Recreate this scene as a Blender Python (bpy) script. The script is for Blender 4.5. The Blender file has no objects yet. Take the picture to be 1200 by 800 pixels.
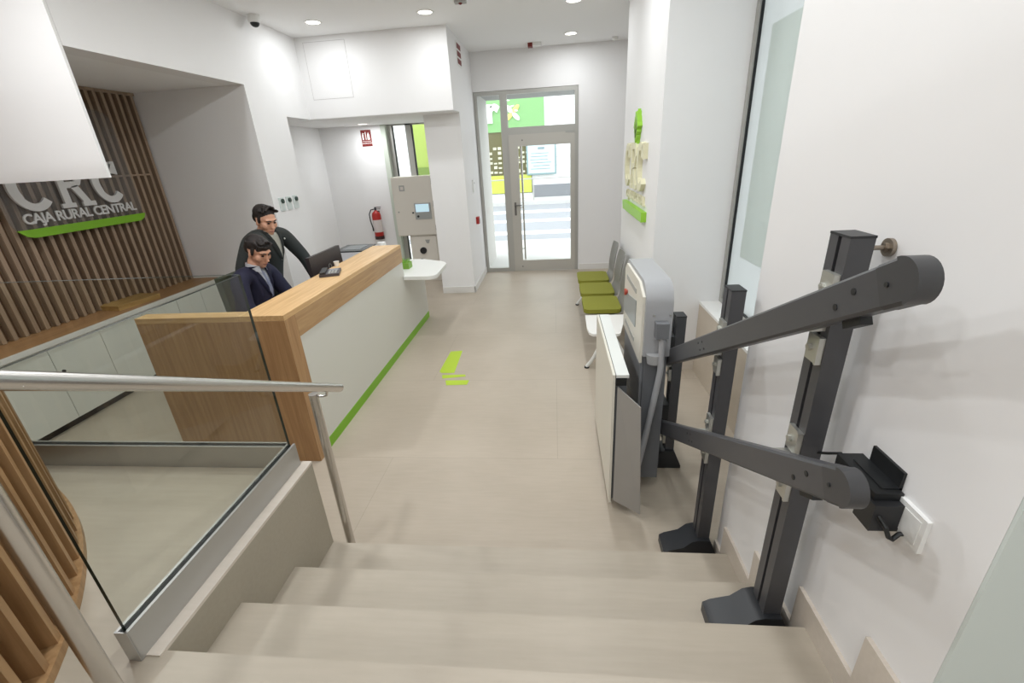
import bpy, bmesh, math, random
from mathutils import Vector, Matrix
random.seed(7)
C = bpy.context.scene.collection
SC = bpy.context.scene

# ------------------------------------------------------------------ camera
def make_camera():
    yaw, pit, rol, F = -0.10858, 0.39541, -0.058546, 525.34
    cy, sy = math.cos(yaw), math.sin(yaw)
    fw = Vector((sy*math.cos(pit), cy*math.cos(pit), -math.sin(pit)))
    r0 = Vector((cy, -sy, 0)); u0 = r0.cross(fw)
    r = r0*math.cos(rol) + u0*math.sin(rol)
    u = -r0*math.sin(rol) + u0*math.cos(rol)
    cd = bpy.data.cameras.new('camera'); cam = bpy.data.objects.new('camera', cd); C.objects.link(cam)
    cd.sensor_width = 36; cd.sensor_fit = 'HORIZONTAL'; cd.lens = F/1200*36
    cd.clip_start = 0.02; cd.clip_end = 200
    m = Matrix((r, u, -fw)).transposed().to_4x4(); m.translation = Vector((0, 0, 2.0))
    cam.matrix_world = m
    SC.camera = cam
make_camera()

# ------------------------------------------------------------------ light
SC.view_settings.view_transform = 'Standard'
SC.view_settings.look = 'None'
SC.view_settings.exposure = 0.08
SC.view_settings.gamma = 1.0
SC.view_settings.use_curve_mapping = False
LAMP_W = 15.5
SKY = 3.2
world = bpy.data.worlds.new('sky'); SC.world = world; world.use_nodes = True
_bg = world.node_tree.nodes['Background']
_bg.inputs[0].default_value = (0.90, 0.95, 1.0, 1); _bg.inputs[1].default_value = SKY

# ------------------------------------------------------------------ materials
def lin(c):
    return tuple(((v/255)/12.92 if v/255 <= .04045 else ((v/255+.055)/1.055)**2.4) for v in c)
MATS = {}
def mat(name, rgb, rough=.5, metal=0., noise=0., nscale=20., bump=0., emit=None, estr=0., spec=None, coat=0.):
    if name in MATS: return MATS[name]
    m = bpy.data.materials.new(name); m.use_nodes = True
    nt = m.node_tree; b = nt.nodes['Principled BSDF']
    col = (*lin(rgb), 1)
    b.inputs['Base Color'].default_value = col
    b.inputs['Roughness'].default_value = rough
    b.inputs['Metallic'].default_value = metal
    if spec is not None: b.inputs['Specular IOR Level'].default_value = spec
    if coat: b.inputs['Coat Weight'].default_value = coat
    if noise or bump:
        tc = nt.nodes.new('ShaderNodeTexCoord'); n = nt.nodes.new('ShaderNodeTexNoise')
        n.inputs['Scale'].default_value = nscale; n.inputs['Detail'].default_value = 5
        nt.links.new(tc.outputs['Object'], n.inputs['Vector'])
        if noise:
            mx = nt.nodes.new('ShaderNodeMix'); mx.data_type = 'RGBA'
            mx.inputs[6].default_value = tuple(v*(1-noise) for v in col[:3])+(1,)
            mx.inputs[7].default_value = tuple(min(1, v*(1+noise)) for v in col[:3])+(1,)
            nt.links.new(n.outputs['Fac'], mx.inputs[0]); nt.links.new(mx.outputs[2], b.inputs['Base Color'])
        if bump:
            bp = nt.nodes.new('ShaderNodeBump'); bp.inputs['Strength'].default_value = bump; bp.inputs['Distance'].default_value = .002
            nt.links.new(n.outputs['Fac'], bp.inputs['Height']); nt.links.new(bp.outputs['Normal'], b.inputs['Normal'])
    if emit:
        b.inputs['Emission Color'].default_value = (*lin(emit), 1); b.inputs['Emission Strength'].default_value = estr
    MATS[name] = m; return m

def wood(name, c1, c2, axis='z', rough=.45, scale=1.0):
    """long-grain timber: noise stretched along one axis"""
    if name in MATS: return MATS[name]
    m = bpy.data.materials.new(name); m.use_nodes = True
    nt = m.node_tree; b = nt.nodes['Principled BSDF']
    tc = nt.nodes.new('ShaderNodeTexCoord'); mp = nt.nodes.new('ShaderNodeMapping')
    s = {'x': (1.2, 22, 22), 'y': (22, 1.2, 22), 'z': (22, 22, 1.2)}[axis]
    mp.inputs['Scale'].default_value = tuple(v*scale for v in s)
    n = nt.nodes.new('ShaderNodeTexNoise'); n.inputs['Scale'].default_value = 1.6; n.inputs['Detail'].default_value = 6; n.inputs['Roughness'].default_value = .62; n.inputs['Distortion'].default_value = .6
    cr = nt.nodes.new('ShaderNodeValToRGB')
    cr.color_ramp.elements[0].position = .33; cr.color_ramp.elements[0].color = (*lin(c1), 1)
    cr.color_ramp.elements[1].position = .68; cr.color_ramp.elements[1].color = (*lin(c2), 1)
    nt.links.new(tc.outputs['Object'], mp.inputs['Vector']); nt.links.new(mp.outputs['Vector'], n.inputs['Vector'])
    nt.links.new(n.outputs['Fac'], cr.inputs['Fac']); nt.links.new(cr.outputs['Color'], b.inputs['Base Color'])
    b.inputs['Roughness'].default_value = rough
    MATS[name] = m; return m

def stone_tile(name, rgb, joint=True, rough=.42):
    if name in MATS: return MATS[name]
    m = bpy.data.materials.new(name); m.use_nodes = True
    nt = m.node_tree; b = nt.nodes['Principled BSDF']; N = nt.nodes.new; L = nt.links.new
    tc = N('ShaderNodeTexCoord')
    n1 = N('ShaderNodeTexNoise'); n1.inputs['Scale'].default_value = 1.3; n1.inputs['Detail'].default_value = 6; n1.inputs['Distortion'].default_value = .4
    mp = N('ShaderNodeMapping'); mp.inputs['Scale'].default_value = (3, 30, 30)
    n2 = N('ShaderNodeTexNoise'); n2.inputs['Scale'].default_value = 2; n2.inputs['Detail'].default_value = 4
    L(tc.outputs['Object'], n1.inputs['Vector']); L(tc.outputs['Object'], mp.inputs['Vector']); L(mp.outputs['Vector'], n2.inputs['Vector'])
    ad = N('ShaderNodeMath'); ad.operation = 'MULTIPLY_ADD'; ad.inputs[1].default_value = .35
    L(n2.outputs['Fac'], ad.inputs[0]); L(n1.outputs['Fac'], ad.inputs[2])
    cr = N('ShaderNodeValToRGB'); c = lin(rgb)
    cr.color_ramp.elements[0].position = .45; cr.color_ramp.elements[0].color = (c[0]*.90, c[1]*.895, c[2]*.885, 1)
    cr.color_ramp.elements[1].position = .9; cr.color_ramp.elements[1].color = (c[0]*1.07, c[1]*1.075, c[2]*1.09, 1)
    L(ad.outputs[0], cr.inputs['Fac'])
    out = cr.outputs['Color']
    if joint:
        br = N('ShaderNodeTexBrick'); br.offset = .5
        mpb = N('ShaderNodeMapping'); mpb.inputs['Location'].default_value = (.62, .77, 0)
        br.inputs['Scale'].default_value = 1; br.inputs['Brick Width'].default_value = 2.4; br.inputs['Row Height'].default_value = 1.2
        br.inputs['Mortar Size'].default_value = .0022; br.inputs['Mortar Smooth'].default_value = .3
        br.inputs['Color1'].default_value = (1, 1, 1, 1); br.inputs['Color2'].default_value = (.96, .96, .96, 1); br.inputs['Mortar'].default_value = (.80, .79, .78, 1)
        L(tc.outputs['Object'], mpb.inputs['Vector']); L(mpb.outputs['Vector'], br.inputs['Vector'])
        mx = N('ShaderNodeMix'); mx.data_type = 'RGBA'; mx.blend_type = 'MULTIPLY'; mx.inputs[0].default_value = 1
        L(out, mx.inputs[6]); L(br.outputs['Color'], mx.inputs[7]); out = mx.outputs[2]
    L(out, b.inputs['Base Color']); b.inputs['Roughness'].default_value = rough
    b.inputs['Specular IOR Level'].default_value = .4
    MATS[name] = m; return m

def glass(name, tint=(.93, .96, .94), refl=1.0, diffuse=0., dcol=(.8, .86, .84)):
    """thin pane: tinted see-through with a fresnel mirror, optional frosting"""
    if name in MATS: return MATS[name]
    m = bpy.data.materials.new(name); m.use_nodes = True
    nt = m.node_tree; nt.nodes.remove(nt.nodes['Principled BSDF']); N = nt.nodes.new; L = nt.links.new
    out = nt.nodes['Material Output']
    tr = N('ShaderNodeBsdfTransparent'); tr.inputs[0].default_value = (*tint, 1)
    gl = N('ShaderNodeBsdfGlossy'); gl.inputs['Roughness'].default_value = .02; gl.inputs[0].default_value = (refl, refl, refl, 1)
    fr = N('ShaderNodeFresnel'); fr.inputs[0].default_value = 1.45
    ge = N('ShaderNodeNewGeometry'); iv = N('ShaderNodeMath'); iv.operation = 'SUBTRACT'; iv.inputs[0].default_value = 1; L(ge.outputs['Backfacing'], iv.inputs[1])
    ff = N('ShaderNodeMath'); ff.operation = 'MULTIPLY'; L(fr.outputs[0], ff.inputs[0]); L(iv.outputs[0], ff.inputs[1])
    mx = N('ShaderNodeMixShader'); L(ff.outputs[0], mx.inputs[0]); L(tr.outputs[0], mx.inputs[1]); L(gl.outputs[0], mx.inputs[2])
    last = mx
    if diffuse:
        tl = N('ShaderNodeBsdfTranslucent'); tl.inputs[0].default_value = (*dcol, 1)
        df = N('ShaderNodeBsdfDiffuse'); df.inputs[0].default_value = (*dcol, 1)
        ms = N('ShaderNodeMixShader'); ms.inputs[0].default_value = .5; L(tl.outputs[0], ms.inputs[1]); L(df.outputs[0], ms.inputs[2])
        m2 = N('ShaderNodeMixShader'); m2.inputs[0].default_value = diffuse; L(mx.outputs[0], m2.inputs[1]); L(ms.outputs[0], m2.inputs[2]); last = m2
    L(last.outputs[0], out.inputs['Surface'])
    MATS[name] = m; return m

WALL = mat('white_wall_paint', (240, 239, 239), .75, noise=.012, nscale=3)
CEIL = mat('white_ceiling_paint', (247, 247, 247), .8)
FLOOR = stone_tile('beige_stone_tile', (182, 170, 154))
STAIR = stone_tile('beige_stone_tread', (178, 168, 153), joint=False)
TAUPE = stone_tile('taupe_stone_cladding', (168, 160, 144), joint=False)
BEIGE = stone_tile('beige_stone_skirting', (214, 204, 192), joint=False)
SILLW = mat('white_sill', (238, 237, 234), .4)
OAK = wood('light_oak_lengthwise', (200, 160, 110), (226, 190, 140), 'y')
OAKV = wood('oak_upright', (158, 119, 80), (184, 146, 103), 'z')
OAKX = wood('oak_crosswise', (188, 150, 104), (216, 180, 132), 'x')
OAKF = wood('oak_fascia', (168, 132, 92), (192, 156, 112), 'y')
SLATW = wood('grey_oak_slat', (138, 116, 96), (164, 142, 120), 'z', .5)
SLATB = wood('brown_backing_board', (80, 56, 38), (98, 72, 50), 'z', .6)
FINW = wood('oak_fin', (148, 112, 74), (174, 138, 98), 'z', .5)
FINB = wood('brown_oak_backing', (118, 82, 50), (136, 98, 64), 'z', .5)
CTOP = wood('brown_oak_worktop', (146, 108, 72), (172, 132, 92), 'y', .45)
LAMW = mat('white_laminate', (226, 224, 218), .35)
DESKW = mat('desk_white_panel', (214, 213, 205), .4)
LIME = mat('lime_green_strip', (122, 178, 28), .45)
LIMEL = mat('lime_green_letter', (150, 205, 60), .45)
STEEL = mat('brushed_steel', (205, 202, 198), .26, 1.0, noise=.04, nscale=60)
ALU = mat('satin_aluminium', (186, 186, 184), .42, .75)
ALUF = mat('silver_grey_frame', (178, 177, 172), .45, .35)
BLACK = mat('black_rubber', (22, 24, 26), .5)
ANTH = mat('anthracite_powder_coat', (73, 73, 76), .38, .0, bump=.05, nscale=400)
ANTHD = mat('dark_plastic', (36, 37, 40), .45)
ZINC = mat('zinc_plate', (196, 196, 190), .35, .8)
LGREY = mat('lift_grey_enamel', (170, 171, 174), .4)
LGREYD = mat('lift_dark_grey', (108, 110, 114), .45)
CREAM = mat('cream_enamel', (224, 220, 208), .4)
WPLAS = mat('white_plastic', (236, 236, 234), .4)
GPLAS = mat('grey_plastic', (168, 168, 164), .4)
RED = mat('red_enamel', (176, 36, 30), .4)
DRED = mat('dark_red_sign', (118, 34, 30), .5)
SEATG = mat('olive_green_fabric', (134, 134, 44), .85, noise=.08, nscale=120, bump=.15)
SHELL = mat('grey_seat_shell', (176, 174, 168), .4)
SKIN = mat('skin', (206, 156, 130), .5, noise=.04, nscale=30)
HAIR = mat('dark_brown_hair', (30, 22, 20), .6, noise=.3, nscale=90, bump=.6)
SUITG = mat('charcoal_suit_cloth', (46, 49, 48), .85, noise=.1, nscale=200)
SUITN = mat('navy_suit_cloth', (30, 30, 54), .85, noise=.1, nscale=200)
SHIRT = mat('white_shirt_cotton', (226, 228, 234), .8)
SHIRTG = mat('pale_grey_shirt_cotton', (200, 198, 186), .8)
TIE = mat('pale_blue_tie_silk', (170, 176, 200), .6)
LIPS = mat('lips', (160, 96, 86), .5)
EYEW = mat('eye', (40, 30, 26), .3)
GLASS = glass('clear_balustrade_glass', (.93, .945, .925))
GEDGE = mat('green_glass_edge', (34, 48, 42), .25)
WGLASS = glass('window_glass', (.97, .98, .97))
FROST = glass('frosted_window_glass', (.5, .53, .52), 1, .97, (.66, .68, .672))
OVERLAY = glass('pale_green_window_overlay', (.5, .56, .53), 1, .97, (.82, .865, .84))
PLATE = glass('clear_acrylic_plate', (.92, .92, .92), 1, .07, (.8, .8, .8))
SCREEN = mat('lit_screen', (160, 190, 205), .2, emit=(190, 215, 225), estr=.7)
LETW = mat('white_grey_letter', (206, 204, 202), .5)
LETC = mat('cream_letter', (226, 222, 190), .5)

# ------------------------------------------------------------------ mesh building
class MB:
    def __init__(s): s.bm = bmesh.new()
    def _mi(s, faces, mi):
        for f in faces: f.material_index = mi
    def box(s, x0, x1, y0, y1, z0, z1, mi=0):
        v = [s.bm.verts.new(p) for p in ((x0,y0,z0),(x1,y0,z0),(x1,y1,z0),(x0,y1,z0),(x0,y0,z1),(x1,y0,z1),(x1,y1,z1),(x0,y1,z1))]
        fs = [s.bm.faces.new([v[i] for i in q]) for q in ((3,2,1,0),(4,5,6,7),(0,1,5,4),(1,2,6,5),(2,3,7,6),(3,0,4,7))]
        s._mi(fs, mi); return s
    def obox(s, M, hx, hy, hz, mi=0):
        """box centred on matrix M"""
        v = [s.bm.verts.new(M @ Vector(p)) for p in ((-hx,-hy,-hz),(hx,-hy,-hz),(hx,hy,-hz),(-hx,hy,-hz),(-hx,-hy,hz),(hx,-hy,hz),(hx,hy,hz),(-hx,hy,hz))]
        fs = [s.bm.faces.new([v[i] for i in q]) for q in ((3,2,1,0),(4,5,6,7),(0,1,5,4),(1,2,6,5),(2,3,7,6),(3,0,4,7))]
        s._mi(fs, mi); return s
    def prism(s, pts, axis, a, b, mi=0, M=None):
        """2-D outline extruded along an axis; outline plane: x->(y,z) y->(x,z) z->(x,y)"""
        def P(p, t):
            q = {'x': (t, p[0], p[1]), 'y': (p[0], t, p[1]), 'z': (p[0], p[1], t)}[axis]
            return (M @ Vector(q)) if M else q
        lo = [s.bm.verts.new(P(p, a)) for p in pts]; hi = [s.bm.verts.new(P(p, b)) for p in pts]
        n = len(pts); fs = [s.bm.faces.new(lo[::-1]), s.bm.faces.new(hi)]
        fs += [s.bm.faces.new((lo[i], lo[(i+1) % n], hi[(i+1) % n], hi[i])) for i in range(n)]
        s._mi(fs, mi); return s
    def tube(s, pts, r, seg=16, cap=True, mi=0):
        pts = [Vector(p) for p in pts]; rs = r if isinstance(r, (list, tuple)) else [r]*len(pts)
        rings = []; up = None
        for i, p in enumerate(pts):
            d = (pts[min(i+1, len(pts)-1)] - pts[max(i-1, 0)]).normalized()
            if up is None:
                up = Vector((0, 0, 1)) if abs(d.z) < .9 else Vector((1, 0, 0))
            a = d.cross(up).normalized(); b = a.cross(d).normalized(); up = b
            rings.append([s.bm.verts.new(p + (a*math.cos(2*math.pi*k/seg) + b*math.sin(2*math.pi*k/seg))*rs[i]) for k in range(seg)])
        fs = []
        for i in range(len(rings)-1):
            A, B = rings[i], rings[i+1]
            fs += [s.bm.faces.new((A[k], A[(k+1) % seg], B[(k+1) % seg], B[k])) for k in range(seg)]
        if cap: fs += [s.bm.faces.new(rings[0][::-1]), s.bm.faces.new(rings[-1])]
        s._mi(fs, mi); return s
    def cyl(s, p0, p1, r, seg=24, mi=0): return s.tube([p0, p1], r, seg, True, mi)
    def ball(s, c, rad, seg=20, rings=12, mi=0, M=None):
        rad = rad if isinstance(rad, (tuple, list)) else (rad,)*3
        T = Matrix.Translation(c) @ (M.to_4x4() if M else Matrix.Identity(4)) @ Matrix.Diagonal((*rad, 1))
        r = bmesh.ops.create_uvsphere(s.bm, u_segments=seg, v_segments=rings, radius=1, matrix=T)
        for v in r['verts']:
            for f in v.link_faces: f.material_index = mi
        return s
    def lathe(s, prof, c, seg=32, mi=0):
        """profile (r, z) turned about the upright through c"""
        rings = []
        for r, z in prof:
            rings.append([s.bm.verts.new((c[0]+max(r, 1e-4)*math.cos(2*math.pi*k/seg), c[1]+max(r, 1e-4)*math.sin(2*math.pi*k/seg), c[2]+z)) for k in range(seg)])
        fs = []
        for i in range(len(rings)-1):
            A, B = rings[i], rings[i+1]
            fs += [s.bm.faces.new((A[k], A[(k+1) % seg], B[(k+1) % seg], B[k])) for k in range(seg)]
        if prof[0][0] > 1e-3 and prof[-1][0] > 1e-3: A, B = rings[-1], rings[0]; fs += [s.bm.faces.new((A[k], A[(k+1) % seg], B[(k+1) % seg], B[k])) for k in range(seg)]
        else: fs += [s.bm.faces.new(rings[0][::-1]), s.bm.faces.new(rings[-1])]
        s._mi(fs, mi); return s
    def grid(s, fn, nu, nv, mi=0, closed_u=False):
        V = [[s.bm.verts.new(fn(i/(nu if closed_u else nu-1), j/(nv-1))) for j in range(nv)] for i in range(nu)]
        fs = []
        for i in range(nu if closed_u else nu-1):
            for j in range(nv-1):
                fs.append(s.bm.faces.new((V[i][j], V[(i+1) % nu][j], V[(i+1) % nu][j+1], V[i][j+1])))
        s._mi(fs, mi); return s
    def bevel(s, w, seg=2, ang=35):
        es = [e for e in s.bm.edges if len(e.link_faces) == 2 and e.calc_face_angle(0) > math.radians(ang)]
        bmesh.ops.bevel(s.bm, geom=es, offset=w, segments=seg, affect='EDGES', profile=.5, clamp_overlap=True); return s
    def solid(s, t):
        bmesh.ops.solidify(s.bm, geom=s.bm.faces[:], thickness=t); return s

ORG = {}
def mk(name, mb, mats, parent=None, sm=True, origin=None, label=None, ang=35):
    """one mesh object; geometry is given in room coordinates"""
    bm = mb.bm
    bmesh.ops.recalc_face_normals(bm, faces=bm.faces[:])
    if parent is not None: o0 = ORG[parent.name]
    elif origin is not None: o0 = Vector(origin)
    else:
        xs = [v.co.x for v in bm.verts]; ys = [v.co.y for v in bm.verts]; zs = [v.co.z for v in bm.verts]
        o0 = Vector(((min(xs)+max(xs))/2, (min(ys)+max(ys))/2, min(zs)))
    bmesh.ops.translate(bm, verts=bm.verts[:], vec=-o0)
    me = bpy.data.meshes.new(name); bm.to_mesh(me); bm.free()
    if sm and len(me.polygons):
        me.polygons.foreach_set('use_smooth', [True]*len(me.polygons)); me.set_sharp_from_angle(angle=math.radians(ang))
    for m in (mats if isinstance(mats, (list, tuple)) else [mats]): me.materials.append(m)
    o = bpy.data.objects.new(name, me); C.objects.link(o); ORG[o.name] = o0
    if parent is not None: o.parent = parent
    else: o.location = o0
    if label: o['label'] = label
    return o
def tag(o, label, cat, group=None, kind=None):
    o['label'] = label; o['category'] = cat
    if group: o['group'] = group
    if kind: o['kind'] = kind
    return o
def thing(name, label, cat, loc, group=None, kind=None):
    o = bpy.data.objects.new(name, None); C.objects.link(o); o.location = loc; o.empty_display_size = .1
    ORG[o.name] = Vector(loc); return tag(o, label, cat, group, kind)
def struct(name, mb, mats, label, cat=None, **k):
    o = mk(name, mb, mats, **k); return tag(o, label, cat or name.split('_')[0], kind='structure')
def dup(root, loc, label=None):
    r = root.copy(); C.objects.link(r); r.location = loc; ORG[r.name] = Vector(loc)
    if label: r['label'] = label
    for ch in list(root.children):
        c = ch.copy(); C.objects.link(c); c.parent = r; ORG[c.name] = Vector(loc)
        for g in list(ch.children):
            d = g.copy(); C.objects.link(d); d.parent = c; ORG[d.name] = Vector(loc)
    return r
def text_mb(s, size, depth, M, offset=0., align='LEFT', space=1.0):
    cu = bpy.data.curves.new('lettering', 'FONT'); cu.body = s; cu.size = size; cu.extrude = depth/2; cu.offset = offset
    cu.align_x = align; cu.space_character = space; cu.resolution_u = 3
    ob = bpy.data.objects.new('lettering', cu); C.objects.link(ob)
    dg = bpy.context.evaluated_depsgraph_get(); dg.update()
    me = bpy.data.meshes.new_from_object(ob.evaluated_get(dg)); me.transform(M)
    mb = MB(); mb.bm.from_mesh(me)
    bpy.data.objects.remove(ob); bpy.data.curves.remove(cu); bpy.data.meshes.remove(me)
    return mb
def frameM(o, right, up, out):
    m = Matrix((Vector(right), Vector(up), Vector(out))).transposed().to_4x4(); m.translation = Vector(o); return m
def rrect(x0, x1, y0, y1, r, n=5):
    p = []
    for cx, cy, a in ((x1-r, y0+r, -90), (x1-r, y1-r, 0), (x0+r, y1-r, 90), (x0+r, y0+r, 180)):
        for k in range(n+1):
            t = math.radians(a+90*k/n); p.append((cx+r*math.cos(t), cy+r*math.sin(t)))
    return p
def smoothed(o, lv=2):
    m = o.modifiers.new('Subdivision', 'SUBSURF'); m.levels = lv; m.render_levels = lv; return o

# ================================================================== THE ROOM
CZ = 3.5            # ceiling height above the lower floor
NOSE = [(1.672, .17), (1.375, .34), (1.073, .51), (.788, .68)]
struct('floor', MB().box(-5.2, 1.62, 1.0, 8.16, -.12, 0), FLOOR, 'beige stone tiled floor of the reception hall')
m = MB().box(-5.2, -1.195, -4.2, 1.678, -.1, .679).box(-1.195, 1.62, -4.2, NOSE[3][0], -.1, .68)
struct('floor_landing', m.bevel(.004, 2), STAIR, 'raised beige stone landing at the top of the steps', 'floor')
for (y, z), w in zip(NOSE[:3], ('lowest', 'middle', 'highest')):
    y0 = y-.32
    struct('stair_step', MB().box(-1.195, .805, y0, y, -.05 if z < .2 else z-.17, z).bevel(.005, 2), STAIR, '%s of the three beige stone steps below the landing' % w, 'step')
# taupe cladding of the landing's flank beside the steps
struct('trim_stair_flank', MB().box(-1.205, -1.191, .785, 1.679, 0, .672), TAUPE, 'dark taupe stone cladding on the left flank of the steps', 'cladding')
struct('trim_coping', MB().box(-1.236, -1.19, .77, 1.681, .672, .684).bevel(.002, 1), BEIGE, 'narrow pale coping strip along the left edge of the steps', 'coping')
struct('ceiling', MB().box(-5.2, 1.8, -4.2, 8.4, CZ, CZ+.15), CEIL, 'white ceiling with round downlights')
# right side
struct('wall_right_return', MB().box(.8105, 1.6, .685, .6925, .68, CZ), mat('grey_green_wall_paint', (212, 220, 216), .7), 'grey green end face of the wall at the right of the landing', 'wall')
struct('wall_right', MB().box(.81, 1.75, .693, 1.829, 0, CZ), WALL, 'white wall beside the steps behind the lift rails')
struct('wall_right_back', MB().box(1.6, 1.75, -4.2, .693, .6, CZ), WALL, 'white wall beyond the corner at the right of the landing', 'wall')
m = MB().box(.85, 1.75, 4.01, 6.05, 0, CZ)
struct('wall_right_column', m, WALL, 'white projecting pier carrying the raised logo', 'wall')
struct('wall_right_far', MB().box(1.6, 1.75, 6.05, 8.4, 0, CZ), WALL, 'white side wall behind the row of seats', 'wall')
struct('wall_window_parapet', MB().box(1.29, 1.6, 1.829, 4.01, 0, .66), stone_tile('beige_parapet_tile', (196, 184, 168), joint=False), 'beige tiled parapet below the tall side window', 'wall')
struct('window_sill', MB().box(1.285, 1.62, 1.83, 4.008, .66, .682).bevel(.004, 2), SILLW, 'white sill of the tall side window', 'sill')
w1 = thing('window_1', 'tall frosted side window between the steps wall and the logo pier', 'window', (1.48, 2.9, .682), kind='structure')
fm = MB()
for y0, y1 in ((1.83, 1.88), (3.955, 4.008)): fm.box(1.455, 1.53, y0, y1, .682, CZ-.02)
fm.box(1.455, 1.53, 1.88, 3.955, .682, .72).box(1.455, 1.53, 1.88, 3.955, CZ-.06, CZ-.02)
mk('window_frame', fm.bevel(.004), ALUF, w1)
gk = MB()
for y0, y1 in ((1.88, 1.888), (3.947, 3.955)): gk.box(1.468, 1.515, y0, y1, .72, CZ-.06)
gk.box(1.468, 1.515, 1.892, 3.94, .72, .73)
mk('gasket', gk, BLACK, w1)
mk('pane', MB().box(1.485, 1.497, 1.892, 3.94, .73, CZ-.06), FROST, w1)
mk('overlay', MB().box(1.478, 1.482, 1.95, 3.745, 1.14, 2.71), OVERLAY, w1, label='pale green film on the glass')  # thin translucent pale green rectangle just in front of the pane
# far wall and door opening
m = MB().box(-1.5, -1.285, 8.12, 8.4, 0, CZ).box(.405, 1.75, 8.12, 8.4, 0, CZ).box(-1.285, .405, 8.12, 8.4, 2.945, CZ)
struct('wall_far', m, WALL, 'white end wall around the glazed street door', 'wall')
struct('wall_left_pier', MB().box(-1.80, -1.285, 6.82, 8.13, 0, 2.575), WALL, 'white pier left of the street door', 'wall')
struct('wall_bulkhead', MB().box(-3.26, -1.29, 6.45, 8.2, 2.57, CZ), WALL, 'white bulkhead above the back office alcove', 'wall')
struct('ceiling_alcove', MB().box(-4.1, -3.45, 5.865, 8.2, 2.57, 2.7).box(-3.45, -1.3, 6.47, 8.2, 2.563, 2.5695), CEIL, 'low white ceiling of the back office alcove', 'ceiling')
struct('wall_left', MB().box(-5.0, -3.25, 5.16, 5.87, 0, CZ).box(-3.45, -3.25, 5.87, 6.46, 2.57, CZ).box(-3.45, -3.25, 3.255, 5.16, 2.83, CZ), WALL, 'white wall around the reception niche')
struct('wall_alcove_left', MB().box(-4.1, -3.92, 5.87, 8.3, 0, 2.6), WALL, 'white side wall of the back office alcove', 'wall')
struct('wall_alcove_back', MB().box(-4.1, -2.86, 8.0, 8.3, 0, 2.6).box(-1.98, -1.805, 8.1, 8.3, 0, 2.6), WALL, 'white back wall of the alcove with the fire extinguisher', 'wall')
struct('wall_header', MB().box(-4.62, -3.25, 3.23, 3.252, 2.0, CZ), WALL, 'white hanging header in front of the slatted logo wall', 'wall')
struct('ceiling_niche', MB().box(-4.8, -3.45, 3.255, 5.16, 2.83, 2.95), CEIL, 'lowered white ceiling of the reception niche', 'ceiling')
struct('wall_left_rear', MB().box(-5.2, -4.75, -4.2, 5.3, 0, CZ), WALL, 'white left wall carrying the timber slats', 'wall')
struct('wall_back', MB().box(-5.2, 1.8, -4.35, -4.2, 0, CZ+.1), WALL, 'white wall behind the landing', 'wall')

# baseboards
bb = []
top = [(1.829, .098)]
nz = [(y+.075, z) for y, z in NOSE]
up = [(1.829, 0), (1.829, .098), (nz[0][0], .098)]
for i, (y, z) in enumerate(nz):
    up.append((y, z+.097))
    up.append(((nz[i+1][0] if i < 3 else .70), z+.097))
up += [(.70, .6)]
low = []
for i in range(3, -1, -1):
    y, z = NOSE[i]; low += [(y, z-.03), (y, z-.17)]
poly = up + low[:-1] + [(NOSE[0][0], 0)]
# build as simple slabs, one per tread, so that the outline stays clean
b = MB()
b.box(.797, .811, NOSE[0][0], 1.829, 0, .098)
for i, (y, z) in enumerate(NOSE):
    yend = NOSE[i+1][0] if i < 3 else .70
    b.box(.797, .811, (yend+.075) if i < 3 else .70, y+.0, z-.01, z+.097)
    b.box(.797, .811, y, y+.075, z-.17, z+.097)
struct('baseboard_right', b, BEIGE, 'stepped beige skirting following the steps on the right wall', 'baseboard', sm=False)
b = MB().box(.84, 1.29, 3.995, 4.01, 0, .1).box(.836, .85, 3.995, 6.05, 0, .1)
struct('baseboard_column', b, BEIGE, 'beige skirting around the logo pier', 'baseboard', sm=False)
b = MB().box(-1.80, -1.273, 6.806, 6.82, 0, .1).box(-1.285, -1.272, 6.806, 8.12, 0, .1)
struct('baseboard_pier', b, mat('white_skirting', (228, 226, 222), .5), 'white skirting around the pier left of the street door', 'baseboard', sm=False)
struct('baseboard_far', MB().box(.42, 1.6, 8.106, 8.12, 0, .1), MATS['white_skirting'], 'white skirting right of the street door', 'baseboard', sm=False)
# access hatch on the bulkhead
m = MB()
x0, x1, z0, z1 = -3.14, -2.60, 2.80, 3.435
m.box(x0, x1, 6.447, 6.451, z0, z1)
struct('trim_hatch', m, WALL, 'flush white access hatch in the bulkhead', 'hatch')
m = MB()
for a in ((x0-.006, x0, z0-.006, z1+.006), (x1, x1+.006, z0-.006, z1+.006), (x0, x1, z0-.006, z0), (x0, x1, z1, z1+.006)):
    m.box(a[0], a[1], 6.4485, 6.4505, a[2], a[3])
struct('trim_hatch_joint', m, mat('hatch_joint', (205, 203, 202), .8), 'thin shadow joint around the bulkhead hatch', 'joint')

# ------------------------------------------------------------------ street door
d = thing('door_1', 'silver glazed street door with sidelight and fanlight', 'door', (-.44, 8.14, 0), kind='structure')
m = MB()
Y0, Y1 = 8.125, 8.20
m.box(-1.28, -1.225, Y0, Y1, 0, 2.94).box(.345, .40, Y0, Y1, 0, 2.94)
m.box(-1.225, .345, Y0, Y1, 2.885, 2.94).box(-.86, -.745, Y0, Y1, 0, 2.885)
m.box(-1.225, -.86, Y0, Y1, 0, .07).box(-.745, .345, Y0, Y1, 2.29, 2.40)
mk('door_frame', m.bevel(.005), ALUF, d)
m = MB()
lx0, lx1 = -.7445, .3445
m.box(lx0, lx0+.15, 8.105, 8.165, .012, 2.289).box(lx1-.075, lx1, 8.105, 8.165, .012, 2.289)
m.box(lx0+.15, lx1-.075, 8.105, 8.165, .012, .20).box(lx0+.15, lx1-.075, 8.105, 8.165, 2.11, 2.289)
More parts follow.
